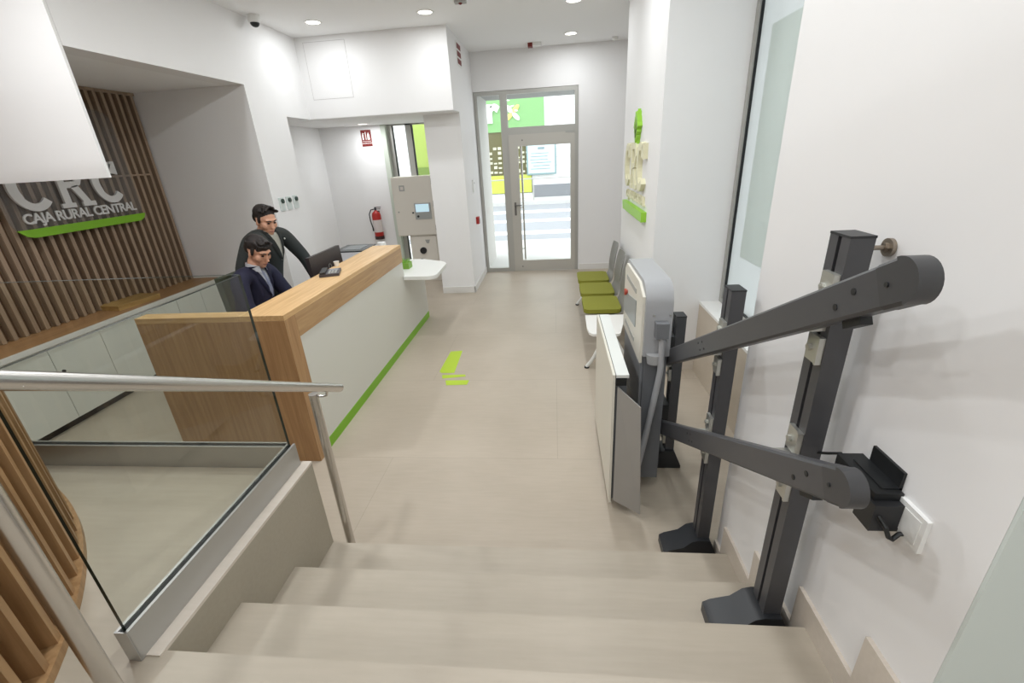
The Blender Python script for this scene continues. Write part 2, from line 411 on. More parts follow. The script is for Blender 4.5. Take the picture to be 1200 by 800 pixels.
leaf = mk('door_leaf', m.bevel(.005), mat('silver_door_leaf', (190, 187, 180), .42, .25), d)
mk('pane', MB().box(lx0+.15, lx1-.075, 8.13, 8.14, .20, 2.11), WGLASS, leaf)
mk('pane', MB().box(-1.225, -.86, 8.155, 8.165, .07, 2.885), WGLASS, d)
mk('pane', MB().box(-.745, .345, 8.155, 8.165, 2.40, 2.885), WGLASS, d)
m = MB().cyl((-.55, 8.20, .18), (-.55, 8.20, 2.14), .017)
for z in (.4, 1.12, 1.9): m.cyl((-.55, 8.20, z), (-.62, 8.165, z), .009)
mk('pull_bar', m, STEEL, leaf)
m = MB().box(-.70, -.665, 8.098, 8.106, 1.0, 1.22).cyl((-.682, 8.10, 1.17), (-.682, 8.06, 1.17), .01).tube([(-.682, 8.062, 1.17), (-.57, 8.06, 1.17)], .009)
mk('handle', m, mat('dark_steel', (120, 118, 116), .35, .8), leaf)
m = MB()
for z in (2.20,): m.cyl((-.52, 8.106, z), (-.52, 8.10, z), .012)
m.cyl((-.6, 8.106, .09), (-.6, 8.10, .09), .012)
mk('bolt', m, MATS['dark_steel'], leaf)
mk('closer', MB().box(.19, .345, 8.10, 8.135, 2.275, 2.305).bevel(.004), GPLAS, d)

struct('ceiling_porch', MB().box(-2.2, 1.4, 8.41, 9.6, 2.96, 3.2), mat('porch_grey', (150, 150, 148), .8), 'grey porch soffit outside above the street door', 'ceiling')
struct('wall_porch', MB().box(-1.75, -1.275, 8.41, 9.6, -.03, 2.96), mat('porch_wall', (186, 184, 178), .8), 'grey porch wall outside left of the sidelight', 'wall')
# alcove window
w2 = thing('window_2', 'tall narrow window above the pale cabinet in the alcove', 'window', (-2.4, 8.1, 0), kind='structure')
m = MB()
for x0, x1 in ((-2.78, -2.70), (-2.47, -2.37), (-2.0, -1.95)): m.box(x0, x1, 8.10, 8.16, 0, 2.56)
m.box(-2.70, -1.98, 8.10, 8.16, 2.54, 2.56).box(-2.70, -1.98, 8.10, 8.16, 0, .05)
mk('window_frame', m.bevel(.003), ALUF, w2)
m = MB().box(-2.70, -2.685, 8.105, 8.155, .05, 2.54).box(-2.37, -2.352, 8.105, 8.155, .05, 2.54)
mk('gasket', m, BLACK, w2)
mk('pane', MB().box(-2.685, -2.47, 8.125, 8.135, .05, 2.54), WGLASS, w2)
mk('pane', MB().box(-2.352, -2.0, 8.125, 8.135, .05, 2.54), WGLASS, w2)
struct('trim_window_reveal', MB().box(-2.862, -2.78, 8.0, 8.16, 0, 2.56), mat('pale_green_reveal', (205, 212, 200), .6), 'pale reveal left of the alcove window', 'reveal')

# ================================================================== LAMPS
LAMPE = mat('lamp_diffuser', (255, 252, 246), .4, emit=(255, 250, 240), estr=4.0)
RING = mat('white_lamp_ring', (240, 240, 238), .4)
def downlight(x, y, z, label, r=.085, watts=LAMP_W, group='round ceiling downlights'):
    t = thing('ceiling_downlight', label, 'ceiling light', (x, y, z), group)
    mk('trim_ring', MB().lathe([(r*.9, -.004), (r+.012, -.006), (r+.015, -.001), (r+.012, .001), (r*.9, .001)], (x, y, z)), RING, t)
    mk('diffuser', MB().lathe([(.0, -.003), (r*.9, -.003), (r*.9, .001), (0, .001)], (x, y, z)), LAMPE, t)
    ld = bpy.data.lights.new('lamp', 'AREA'); ld.shape = 'DISK'; ld.size = r*1.8; ld.energy = watts; ld.color = (.95, .985, 1.0)
    lo = bpy.data.objects.new('lamp', ld); C.objects.link(lo); lo.parent = t; lo.location = (0, 0, -.012)
    return t
downlight(-2.70, 5.885, CZ, 'round downlight nearest the dome camera', watts=7)
downlight(-1.395, 5.89, CZ, 'round downlight above the right end of the bulkhead', watts=7)
downlight(.26, 7.45, CZ, 'round downlight in front of the street door', watts=9)
downlight(.24, 5.95, CZ, 'round downlight beside the logo pier, cut by the picture top', watts=4.5)
downlight(-2.99, 7.59, 2.561, 'small downlight in the alcove above the extinguisher sign', .075, LAMP_W*.5)
for i, y in enumerate((2.2, .6, -1.0, -2.6)):
    downlight(-3.1, y, CZ, 'round downlight over the left of the landing, number %d from the hanging header' % (i+1), watts=22)
for i, y in enumerate((4.4, 2.8, 1.2, -.6, -2.4)):
    for x, s in ((-1.4, 'left'), (.25, 'right')):
        downlight(x, y, CZ, 'round downlight in the %s ceiling row, number %d counted from the street door' % (s, i+3), watts=(9 if y > 4 and x > 0 else 12.5 if (x > 0 and y < 2) else LAMP_W))

# ================================================================== BALUSTRADE, RAIL
g = thing('glass_balustrade', 'glass balustrade along the left side of the steps', 'balustrade', (-1.255, 1.2, .68), 'glass balustrades of the landing')
m = MB().box(-1.276, -1.266, .757, 1.662, .68, .80).box(-1.245, -1.235, .757, 1.662, .68, .80).box(-1.266, -1.245, .757, 1.662, .68, .75)
m.box(-1.276, -1.235, .754, .758, .68, .80)
mk('channel', m.bevel(.0012, 1), ALU, g)
mk('gasket', MB().box(-1.266, -1.245, .760, 1.645, .75, .794), BLACK, g)
m = MB().box(-1.262, -1.250, .768, 1.647, .78, 1.615)
p = mk('pane', m, [GLASS, GEDGE], g, sm=False)
for f in p.data.polygons:
    if abs(f.normal.x) < .5: f.material_index = 1
g = thing('glass_balustrade', 'glass balustrade across the landing behind the curved screen', 'balustrade', (-2.2, 1.655, .68), 'glass balustrades of the landing')
m = MB().box(-3.4, -1.276, 1.632, 1.641, .68, .80).box(-3.4, -1.276, 1.664, 1.673, .68, .80).box(-3.4, -1.276, 1.641, 1.664, .68, .75)
mk('channel', m.bevel(.0012, 1), ALU, g)
mk('gasket', MB().box(-3.4, -1.262, 1.641, 1.664, .75, .794), BLACK, g)
p = mk('pane', MB().box(-3.4, -1.262, 1.647, 1.659, .78, 1.615), [GLASS, GEDGE], g, sm=False)
for f in p.data.polygons:
    if abs(f.normal.y) < .5: f.material_index = 1

SL = .5625
def railz(y): return .975+(1.883-y)*SL
h = thing('handrail', 'brushed steel handrail on two posts beside the glass', 'handrail', (-1.08, 1.75, 0))
m = MB().tube([(-1.08, 1.883, railz(1.883)), (-1.08, .35, railz(.35))], .021, 24)
mk('rail', m, STEEL, h)
def rail_post(y, z0, z1):
    q = mk('post', MB().cyl((-1.15, y, z0), (-1.15, y, z1), .0215, 24).bevel(.002, 1, 60), STEEL, h)
    mk('base_plate', MB().cyl((-1.15, y, z0), (-1.15, y, z0+.008), .042, 28), STEEL, q)
    rz = railz(y)
    m = MB().tube([(-1.13, y, z1-.012), (-1.10, y, z1-.012), (-1.085, y, z1-.008), (-1.08, y, z1+.006), (-1.08, y, rz-.015)], .006, 10)
    mk('bracket', m, STEEL, q)
rail_post(1.765, 0, 1.008)
rail_post(.622, .68, 1.632)

# ------------------------------------------------------------------ curved slatted screen
cx, cy, R = -3.112, -.322, 1.947
s = thing('curved_slat_screen', 'curved oak screen of upright fins on the landing', 'screen', (cx, cy, .68))
A0, A1 = -30, 110
def arc(r, z0, z1, t=.02, a0=A0, a1=A1, n=70):
    m = MB(); o = []; 
    for k in range(n+1):
        a = math.radians(a0+(a1-a0)*k/n); o.append((cx+r*math.cos(a), cy+r*math.sin(a)))
    for k in range(n, -1, -1):
        a = math.radians(a0+(a1-a0)*k/n); o.append((cx+(r-t)*math.cos(a), cy+(r-t)*math.sin(a)))
    n2 = len(o); lo = [m.bm.verts.new((x, y, z0)) for x, y in o]; hi = [m.bm.verts.new((x, y, z1)) for x, y in o]
    for k in range(n):
        j = n2-1-k
        m.bm.faces.new((lo[k], lo[k+1], lo[j-1], lo[j])); m.bm.faces.new((hi[k], hi[k+1], hi[j-1], hi[j]))
        m.bm.faces.new((lo[k], lo[k+1], hi[k+1], hi[k])); m.bm.faces.new((lo[j], lo[j-1], hi[j-1], hi[j]))
    m.bm.faces.new((lo[0], lo[n2-1], hi[n2-1], hi[0])); m.bm.faces.new((lo[n], lo[n+1], hi[n+1], hi[n]))
    return m
mk('base_rim', arc(R, .68, .712, .16), FINW, s)
mk('top_rim', arc(R, 2.9, 2.94, .16), FINW, s)
mk('backing', arc(R-.12, .712, 2.9, .02), FINB, s)
a = A0+1; 
while a < A1-.5:
    t = math.radians(a); M = Matrix.Translation((cx+(R-.062)*math.cos(t), cy+(R-.062)*math.sin(t), 1.806)) @ Matrix.Rotation(t, 4, 'Z')
    mk('fin', MB().obox(M, .05, .013, 1.094), FINW, s, sm=False)
    a += 2.9

# ================================================================== RECEPTION NICHE
s = thing('slat_wall_panel', 'dark slatted timber wall panel behind the reception', 'wall panel', (-4.6, 4.0, .778))
mk('backing', MB().box(-4.75, -4.59, 1.7, 5.158, .778, 2.828), SLATB, s)
y = 5.12; n = 0
while y > 1.75:
    mk('slat', MB().box(-4.59, -4.535, y-.017, y+.017, .778, 2.80).bevel(.006, 2), SLATW, s)
    y -= .087
mk('top_rail', MB().box(-4.59, -4.53, 1.7, 5.155, 2.80, 2.828), SLATW, s)
mk('batten', MB().box(-4.535, -4.52, 4.3, 5.0, 2.0, 2.018), SLATW, s)

# base cabinets
def cab(y0, y1, label, knob):
    t = thing('base_cabinet', label, 'cabinet', (-4.39, (y0+y1)/2, 0), 'white base cabinets below the slatted wall')
    mk('body', MB().box(-4.59, -4.215, y0+.001, y1-.001, .07, .735), LAMW, t)
    mk('plinth', MB().box(-4.59, -4.25, y0+.001, y1-.001, 0, .07), BLACK, t)
    ym = (y0+y1)/2
    for a, b in ((y0, ym), (ym, y1)):
        dd = mk('door', MB().box(-4.215, -4.197, a+.003, b-.003, .073, .733).bevel(.002, 1), LAMW, t)
        if knob and a == ym:
            mk('lock', MB().cyl((-4.198, a+.045, .50), (-4.185, a+.045, .50), .013), BLACK, dd)
cab(4.42, 5.155, 'white base cabinet in the far corner of the niche', False)
cab(3.50, 4.42, 'white base cabinet under the flat wooden box', False)
cab(2.58, 3.50, 'white base cabinet with the black lock', True)
cab(1.70, 2.58, 'white base cabinet mostly hidden by the curved screen', False)
w = thing('worktop', 'long brown oak worktop with white front edge along the slats', 'worktop', (-4.38, 3.4, .735))
mk('top', MB().box(-4.59, -4.19, 1.70, 5.155, .745, .775), CTOP, w)
mk('front_edge', MB().box(-4.19, -4.172, 1.70, 5.155, .735, .777).bevel(.002, 1), mat('white_edge', (214, 212, 206), .4), w)
bx = thing('wooden_box', 'flat ochre wooden box lying on the brown worktop', 'box', (-4.4, 4.12, .775))
OCH = wood('ochre_wood', (150, 118, 66), (178, 144, 90), 'y')
Mb = Matrix.Translation((-4.41, 4.10, .793)) @ Matrix.Rotation(math.radians(-8), 4, 'Z')
mk('body', MB().obox(Mb, .13, .22, .018).bevel(.003, 1), OCH, bx)
Mb2 = Matrix.Translation((-4.41, 4.10, .817)) @ Matrix.Rotation(math.radians(-8), 4, 'Z')
mk('lid', MB().obox(Mb2, .134, .224, .006).bevel(.002, 1), OCH, bx)

# ---- lettering helpers: heavy slab C, R in a unit box (height 1)
def letter_C(w=.95, t=.2):
    """outline polygons (convex pieces) of a slab-serif C"""
    P = []; n = 22; ro, ri = .5, .5-t*.8
    a0, a1 = 52, 318
    for k in range(n):
        A, B = math.radians(a0+(a1-a0)*k/n), math.radians(a0+(a1-a0)*(k+1)/n)
        wgt = lambda q: ri*(1.0 if abs(math.sin(q)) > .6 else .92)
        f = lambda q, r, sx: (w/2+math.cos(q)*r*w*sx, .5+math.sin(q)*r)
        P.append([f(A, ro, 1), f(B, ro, 1), f(B, wgt(B), .86), f(A, wgt(A), .86)])
    x = w/2+math.cos(math.radians(a0))*ri*w*.86
    P.append([(x-.02, .70), (w*.93, .66), (w*.93, .97), (w*.80, .97), (w*.74, .9)])
    return P
def letter_R():
    return [[(.0, 0), (.40, 0), (.40, .1), (0, .1)], [(.10, .1), (.30, .1), (.30, .9), (.10, .9)], [(0, .9), (.30, .9), (.30, 1), (0, 1)],
            [(.30, .86), (.58, .86), (.66, 1), (.30, 1)], [(.58, .86), (.72, .80), (.84, .9), (.66, 1)], [(.72, .80), (.72, .66), (.90, .72), (.84, .9)],
            [(.72, .66), (.60, .56), (.74, .48), (.90, .72)], [(.30, .56), (.60, .56), (.74, .48), (.60, .44), (.30, .42)],
            [(.42, .44), (.64, .48), (.88, .1), (.66, .1)], [(.62, 0), (1.02, 0), (1.02, .1), (.62, .1)]]
def logo_mb(pieces, M, depth):
    m = MB()
    for p in pieces: m.prism(p, 'z', 0, depth, M=M)
    return m
# slat wall sign: right = +Y, up = +Z, out = +X
sx = -4.50
sg = thing('wall_sign', 'large clear plate sign with pale letters and green bar on the slats', 'sign', (sx, 4.1, 1.55))
pl = [(3.44, 1.62), (3.47, 1.575), (3.54, 1.55)]
m = MB(); out = rrect(3.42, 4.72, 1.58, 2.62, .14)
m.prism(out, 'x', sx, sx+.012)
mk('plate', m.bevel(.002, 1), PLATE, sg)
m = MB()
o = [(3.44, 1.625), (4.715, 1.625), (4.69, 1.58), (4.64, 1.553), (3.56, 1.553), (3.50, 1.57)]
m.prism(o, 'x', sx+.012, sx+.028)
mk('bar', m, LIME, sg)
def MY(y, z, h, wid=1.0): return frameM((sx+.012, y, z), (0, h*wid, 0), (0, 0, h), (1, 0, 0))
for (y, pcs, wd) in ((3.50, letter_C(), .94), (3.885, letter_R(), .80), (4.245, letter_C(), .86)):
    mk('letter', logo_mb(pcs, MY(y, 1.762, .40, wd), .02), LETW, sg)
mk('lettering', text_mb('CAJA RURAL CENTRAL', .118, .012, frameM((sx+.018, 3.525, 1.668), (0, 1, 0), (0, 0, 1), (1, 0, 0)), .0025, space=.90), LETW, sg)
# pier sign: viewer looks along +X, right = -Y
px_ = .85
sg = thing('wall_sign', 'raised cream letters with green leaf and bar on the white pier', 'sign', (px_, 5.0, 1.35))
def MP(y, z, h, wid=1.0): return frameM((px_, y, z), (0, -h*wid, 0), (0, 0, h), (-1, 0, 0))
for (y, pcs, wd) in ((5.62, letter_C(), .86), (5.22, letter_R(), .84), (4.84, letter_C(), .86)):
    mk('letter', logo_mb(pcs, MP(y, 1.60, .44, wd), .045), LETC, sg)
mk('lettering', text_mb('CAJA RURAL CENTRAL', .118, .02, frameM((px_-.01, 5.60, 1.475), (0, -1, 0), (0, 0, 1), (-1, 0, 0)), .002, space=.90), LETC, sg)
m = MB().prism([(5.66, 1.43), (4.41, 1.43), (4.41, 1.34), (5.60, 1.34)], 'x', px_-.05, px_)
mk('bar', m, LIMEL, sg)
m = MB()
for k in range(5):
    z = 2.06+k*.046; wv = .05+.035*min(k, 4-k)
    m.prism([(4.98, z-.035), (4.98+wv, z+.03), (4.98+wv*.8, z+.075), (4.98, z+.04)], 'x', px_-.045, px_)
    m.prism([(4.98, z-.035), (4.98-wv, z+.03), (4.98-wv*.8, z+.075), (4.98, z+.04)], 'x', px_-.045, px_)
m.prism([(4.955, 2.02), (5.005, 2.02), (5.02, 2.26), (4.98, 2.34), (4.94, 2.26)], 'x', px_-.03, px_)
mk('leaf', m, LIMEL, sg)

# ================================================================== RECEPTION DESK
dk = thing('reception_desk', 'oak and white reception desk with green foot strip', 'desk', (-1.9, 4.0, 0))
mk('counter_top', MB().box(-2.05, -1.735, 2.56, 4.93, 1.095, 1.13).bevel(.002, 1), OAK, dk)
mk('fascia', MB().box(-1.77, -1.735, 2.685, 4.93, .937, 1.094).box(-2.05, -1.771, 4.90, 4.93, .937, 1.094).box(-2.05, -2.02, 2.69, 4.899, .74, 1.094), OAKF, dk)
mk('gable', MB().box(-2.775, -1.735, 2.557, 2.684, 0, 1.094).bevel(.002, 1), OAKV, dk)
mk('gable_cap', MB().box(-2.775, -2.051, 2.557, 2.66, 1.095, 1.13).bevel(.002, 1), OAKX, dk)
m = MB().box(-1.80, -1.742, 2.684, 4.93, .085, .937).box(-1.80, -1.742, 4.93, 5.70, .085, .735)
mk('front_panel', m, DESKW, dk)
mk('foot_strip', MB().box(-1.80, -1.74, 2.684, 5.70, 0, .085), LIME, dk, label='lime green foot strip')
mk('work_surface', MB().box(-2.42, -1.80, 2.684, 5.70, .715, .74).bevel(.002, 1), LAMW, dk)
mk('end_panel', MB().box(-2.42, -1.80, 5.67, 5.70, 0, .715), LAMW, dk)
pts = [(-1.95, 4.94), (-1.81, 4.88)]
def arcpts(cx_, cy_, r, a0, a1, n=8): return [(cx_+r*math.cos(math.radians(a0+(a1-a0)*k/n)), cy_+r*math.sin(math.radians(a0+(a1-a0)*k/n))) for k in range(n+1)]
o = [(-1.95, 4.94)] + [(-1.74, 4.94), (-1.735, 4.88)] + arcpts(-1.46, 4.97, .10, -90, -8) + arcpts(-1.60, 5.45, .23, 0, 62) + [(-1.74, 5.80), (-1.95, 5.83)]
mk('side_shelf', MB().prism(o, 'z', .735, .775).bevel(.006, 2, 50), mat('white_shelf', (236, 236, 233), .35), dk, label='white rounded side shelf')

# things on the desk
t = thing('desk_phone', 'dark desk phone lying on the oak counter', 'phone', (-1.93, 3.62, 1.13))
Mt = Matrix.Translation((-1.935, 3.645, 1.142)) @ Matrix.Rotation(math.radians(20), 4, 'Z')
mk('body', MB().obox(Mt, .08, .11, .011).bevel(.004), mat('charcoal_plastic', (66, 62, 68), .4), t)
mk('handset', MB().obox(Mt @ Matrix.Translation((-.052, 0, .017)), .022, .105, .010).bevel(.006), ANTHD, t)
mk('display', MB().obox(Mt @ Matrix.Translation((.025, .06, .0115)), .04, .03, .002), mat('grey_display', (150, 152, 158), .25), t)
m = MB()
for i in range(3):
    for j in range(4): m.obox(Mt @ Matrix.Translation((.0+.025*i, -.08+.027*j, .0125)), .009, .009, .003)
mk('keypad', m, GPLAS, t)
t = tag(mk('paper_cup', MB().lathe([(0, 0), (.020, 0), (.025, .04), (.026, .042), (.023, .042), (.019, .004), (0, .004)], (-2.025, 3.96, 1.13), 24), WPLAS), 'small white cup at the back edge of the oak counter', 'cup')
mo = thing('computer_monitor', 'black monitor seen from behind on the reception desk', 'monitor', (-2.22, 4.14, .74))
Mm = Matrix.Translation((-2.22, 4.14, 1.07)) @ Matrix.Rotation(math.radians(-3), 4, 'Y') 
MDK = mat('black_brown_plastic', (48, 43, 46), .4)
mk('housing', MB().obox(Mm, .018, .31, .165).bevel(.006), MDK, mo)
mk('screen', MB().obox(Mm @ Matrix.Translation((-.019, 0, 0)), .001, .298, .152), SCREEN, mo)
m = MB(); 
Ml = Mm @ Matrix.Translation((.019, .03, .01))
m.tube([Ml @ Vector((0, .026*math.cos(k*math.pi/10), .026*math.sin(k*math.pi/10))) for k in range(21)], .0025, 6)
mk('emblem', m, GPLAS, mo)
mk('stand', MB().box(-2.205, -2.175, 4.10, 4.18, .75, 1.02).bevel(.004), MDK, mo)
mk('base', MB().box(-2.33, -2.12, 4.04, 4.24, .74, .752).bevel(.004), MDK, mo)
pr = thing('printer', 'white printer with dark glass lid behind the counter', 'printer', (-2.40, 5.24, 0.74))
mk('body', MB().box(-2.60, -2.225, 5.02, 5.47, .74, 1.045).bevel(.012), mat('printer_white', (222, 222, 228), .4), pr)
mk('lid', MB().box(-2.595, -2.23, 5.03, 5.46, 1.046, 1.06).bevel(.004), mat('dark_scanner_lid', (44, 48, 52), .25), pr)
mk('glass_panel', MB().box(-2.52, -2.30, 5.12, 5.38, 1.06, 1.062), mat('scanner_glass', (110, 120, 124), .12), pr)
tag(mk('paper_roll', MB().lathe([(.02, 0), (.05, 0), (.05, .10), (.02, .10)], (-2.10, 5.32, 1.0), 28), WPLAS), 'white paper roll on the stand beyond the counter', 'paper roll')
tag(mk('roll_stand', MB().box(-2.17, -2.03, 5.25, 5.39, .74, 1.0).bevel(.01), LAMW), 'white stand under the paper roll beyond the counter', 'stand')
# green planter on the side shelf
pt = thing('potted_plant', 'small green potted grass plant on the white side shelf', 'plant', (-1.84, 5.32, .775))
mk('pot', MB().box(-1.90, -1.78, 5.25, 5.39, .775, .845).bevel(.008), mat('green_pot', (128, 172, 66), .5), pt)
m = MB(); random.seed(3)
for k in range(90):
    bx_, by_ = -1.84+random.uniform(-.052, .052), 5.32+random.uniform(-.062, .062)
    a = random.uniform(0, 6.28); l = random.uniform(.03, .065); dx, dy = math.cos(a)*.02, math.sin(a)*.02
    v = [m.bm.verts.new(q) for q in ((bx_-dy*.15, by_+dx*.15, .84), (bx_+dy*.15, by_-dx*.15, .84), (bx_+dx*.5+dy*.1, by_+dy*.5-dx*.1, .84+l*.6), (bx_+dx, by_+dy, .84+l))]
    m.bm.faces.new((v[0], v[1], v[2], v[3]))
mk('blades', m, mat('grass_green', (136, 186, 70), .6), pt)

# ================================================================== ALCOVE THINGS
ex = thing('fire_extinguisher', 'red fire extinguisher hanging on the alcove wall', 'fire extinguisher', (-3.13, 7.90, .73))
ec = (-3.13, 7.90, .73)
m = MB().lathe([(.0, 0), (.072, 0), (.078, .012), (.078, .40), (.066, .445), (.03, .475), (.022, .49), (0, .49)], ec, 32)
mk('cylinder', m, RED, ex)
mk('label_band', MB().lathe([(.0788, .12), (.0788, .33), (.0775, .33), (.0775, .12)], ec, 32), mat('pale_label', (216, 206, 204), .5), ex)
mk('foot_ring', MB().lathe([(.05, -.008), (.082, -.006), (.0815, .05), (.078, .05)], ec, 32), mat('black_foot', (54, 30, 30), .5), ex)
m = MB().cyl((ec[0], ec[1], 1.21), (ec[0], ec[1], 1.26), .018).box(ec[0]-.015, ec[0]+.10, ec[1]-.012, ec[1]+.012, 1.262, 1.274).box(ec[0]-.01, ec[0]+.09, ec[1]-.01, ec[1]+.01, 1.236, 1.246)
mk('valve', m, ANTHD, ex)
m = MB().tube([(ec[0]-.015, ec[1], 1.24), (ec[0]-.08, ec[1]-.01, 1.23), (ec[0]-.115, ec[1]-.02, 1.16), (ec[0]-.11, ec[1]-.03, 1.05), (ec[0]-.085, ec[1]-.035, .93), (ec[0]-.08, ec[1]-.035, .87)], [.009, .009, .009, .009, .011, .014], 10)
mk('hose', m, BLACK, ex)
mk('bracket', MB().box(ec[0]-.03, ec[0]+.03, 7.975, 8.0, .85, 1.2), ANTHD, ex)
sg = thing('fire_sign', 'dark red extinguisher sign on the alcove wall', 'sign', (-3.11, 7.995, 2.26))
mk('board', MB().box(-3.205, -3.03, 7.993, 8.0, 2.25, 2.50), DRED, sg)
m = MB()
def sb(x0, x1, z0, z1): m.box(x0, x1, 7.9905, 7.993, z0, z1)
sb(-3.185, -3.16, 2.35, 2.43); sb(-3.18, -3.165, 2.43, 2.455); sb(-3.165, -3.145, 2.44, 2.447)
m.prism([(-3.10, 2.35), (-3.055, 2.35), (-3.06, 2.42), (-3.075, 2.46), (-3.095, 2.43)], 'y', 7.9905, 7.993)
sb(-3.13, -3.118, 2.35, 2.47); sb(-3.19, -3.04, 2.325, 2.330)
mk('pictogram', m, WPLAS, sg)
mk('lettering', text_mb('EXTINTOR', .034, .002, frameM((-3.195, 7.9925, 2.285), (1, 0, 0), (0, 0, 1), (0, -1, 0))), WPLAS, sg)
# pale steel cabinet with screen
PCAB = mat('pale_grey_cabinet', (224, 218, 208), .45); 
cb = thing('steel_cabinet', 'pale steel cabinet with small screen under the alcove window', 'cabinet', (-2.32, 7.75, 0))
mk('upper_body', MB().box(-2.68, -1.975, 7.62, 8.0, .80, 1.75).bevel(.006), PCAB, cb)
ud = mk('upper_door', MB().box(-2.665, -1.99, 7.60, 7.62, .815, 1.73).bevel(.004), PCAB, cb)
m = MB()
for z in (.88, 1.27, 1.62): m.box(-2.005, -1.985, 7.585, 7.602, z, z+.09)
mk('hinge', m.bevel(.003), ANTHD, ud)
mk('badge', MB().box(-2.55, -2.46, 7.594, 7.601, 1.53, 1.62), GPLAS, ud)
mk('badge_mark', MB().box(-2.53, -2.48, 7.592, 7.595, 1.55, 1.60), mat('badge_pale', (214, 206, 200), .4), ud)
cp = mk('control_unit', MB().box(-2.33, -2.055, 7.585, 7.601, 1.07, 1.33).bevel(.004), mat('unit_grey', (168, 170, 168), .4), ud)
mk('screen', MB().box(-2.31, -2.085, 7.581, 7.586, 1.19, 1.315), SCREEN, cp)
mk('key_lock', MB().cyl((-2.28, 7.586, 1.12), (-2.28, 7.572, 1.12), .018), ANTHD, cp)
mk('latch', MB().cyl((-2.365, 7.602, 1.18), (-2.365, 7.585, 1.18), .014), ANTHD, ud)
mk('latch', MB().cyl((-2.61, 7.602, 1.2), (-2.61, 7.59, 1.2), .012), GPLAS, ud)
mk('lower_body', MB().box(-2.50, -1.985, 7.66, 8.0, 0, .80).bevel(.006), PCAB, cb)
ld_ = mk('lower_door', MB().box(-2.485, -2.04, 7.64, 7.66, .05, .775).bevel(.004), PCAB, cb)
mk('dial', MB().cyl((-2.28, 7.64, .54), (-2.28, 7.60, .54), .055).cyl((-2.28, 7.60, .54), (-2.28, 7.595, .54), .04), ANTHD, ld_)
mk('handle', MB().cyl((-2.33, 7.64, .36), (-2.33, 7.60, .36), .04), ANTHD, ld_)
mk('badge', MB().prism([(-2.23, .72), (-2.15, .72), (-2.17, .66), (-2.21, .66)], 'y', 7.632, 7.641), GPLAS, ld_)

# wall devices
for i, (y, lb) in enumerate(((5.32, 'white wall controller with dark dial, nearest the niche corner'), (5.475, 'white wall controller with dark dial, between its two neighbours'), (5.63, 'white wall controller with dark dial, nearest the alcove'))):
    t = thing('wall_controller', lb, 'controller', (-3.25, y, 1.53), 'white controllers on the niche wall')
    mk('plate', MB().box(-3.25, -3.238, y-.05, y+.05, 1.52, 1.67).bevel(.003), mat('controller_plate', (214, 222, 220), .4), t)
    mk('dial', MB().cyl((-3.238, y+.008, 1.63), (-3.222, y+.008, 1.63), .026), mat('dark_green_dial', (44, 62, 56), .4), t)
t = thing('wall_switch', 'small white intercom on the wall left of the street door', 'intercom', (-1.285, 7.45, 1.45))
mk('housing', MB().box(-1.285, -1.262, 7.36, 7.48, 1.47, 1.66).bevel(.005), WPLAS, t)
mk('button', MB().cyl((-1.262, 7.42, 1.61), (-1.257, 7.42, 1.61), .012), GPLAS, t)
t = thing('fire_call_point', 'small red fire call point left of the street door', 'call point', (-1.285, 7.5, .98))
mk('housing', MB().box(-1.285, -1.24, 7.45, 7.56, .97, 1.08).bevel(.005), RED, t)
mk('push_plate', MB().box(-1.24, -1.237, 7.475, 7.535, .995, 1.055), DRED, t)
t = thing('exit_sign', 'narrow sign high on the bulkhead side seen nearly edge on', 'sign', (-1.29, 7.15, 3.15))
mk('board', MB().box(-1.29, -1.282, 7.0, 7.30, 3.16, 3.44), WPLAS, t)
m = MB()
for k in range(3): m.box(-1.282, -1.280, 7.02, 7.28, 3.18+k*.09, 3.245+k*.09)
mk('symbol_field', m, DRED, t)
dc = thing('dome_camera', 'white ceiling dome camera with black eye above the niche', 'camera', (-3.14, 5.45, CZ))
c0 = (-3.14, 5.45, CZ)
mk('housing', MB().lathe([(0, 0), (.065, 0), (.065, -.045), (.055, -.07), (0, -.07)], c0, 28), WPLAS, dc)
mk('dome', MB().ball((c0[0], c0[1], CZ-.07), (.046, .046, .04)), BLACK, dc)
t = thing('emergency_light', 'ceiling box, half dark red and half white, before the street door', 'emergency light', (-.27, 7.86, CZ))
mk('red_end', MB().box(-.36, -.29, 7.80, 7.92, CZ-.05, CZ).bevel(.004), DRED, t)
mk('white_body', MB().box(-.29, -.16, 7.80, 7.92, CZ-.045, CZ).bevel(.004), WPLAS, t)
t = thing('ceiling_detector', 'small grey ceiling detector cut by the picture top', 'detector', (-.94, 5.58, CZ))
mk('base', MB().box(-1.0, -.88, 5.54, 5.62, CZ-.03, CZ).bevel(.006), GPLAS, t)
mk('sensor', MB().ball((-.94, 5.58, CZ-.03), (.02, .02, .015)), DRED, t)
t = tag(mk('smoke_detector', MB().lathe([(0, 0), (.045, 0), (.045, -.02), (.03, -.04), (0, -.042)], (.92, 7.9, CZ), 24), WPLAS), 'tiny white smoke detector near the far right ceiling corner', 'smoke detector')

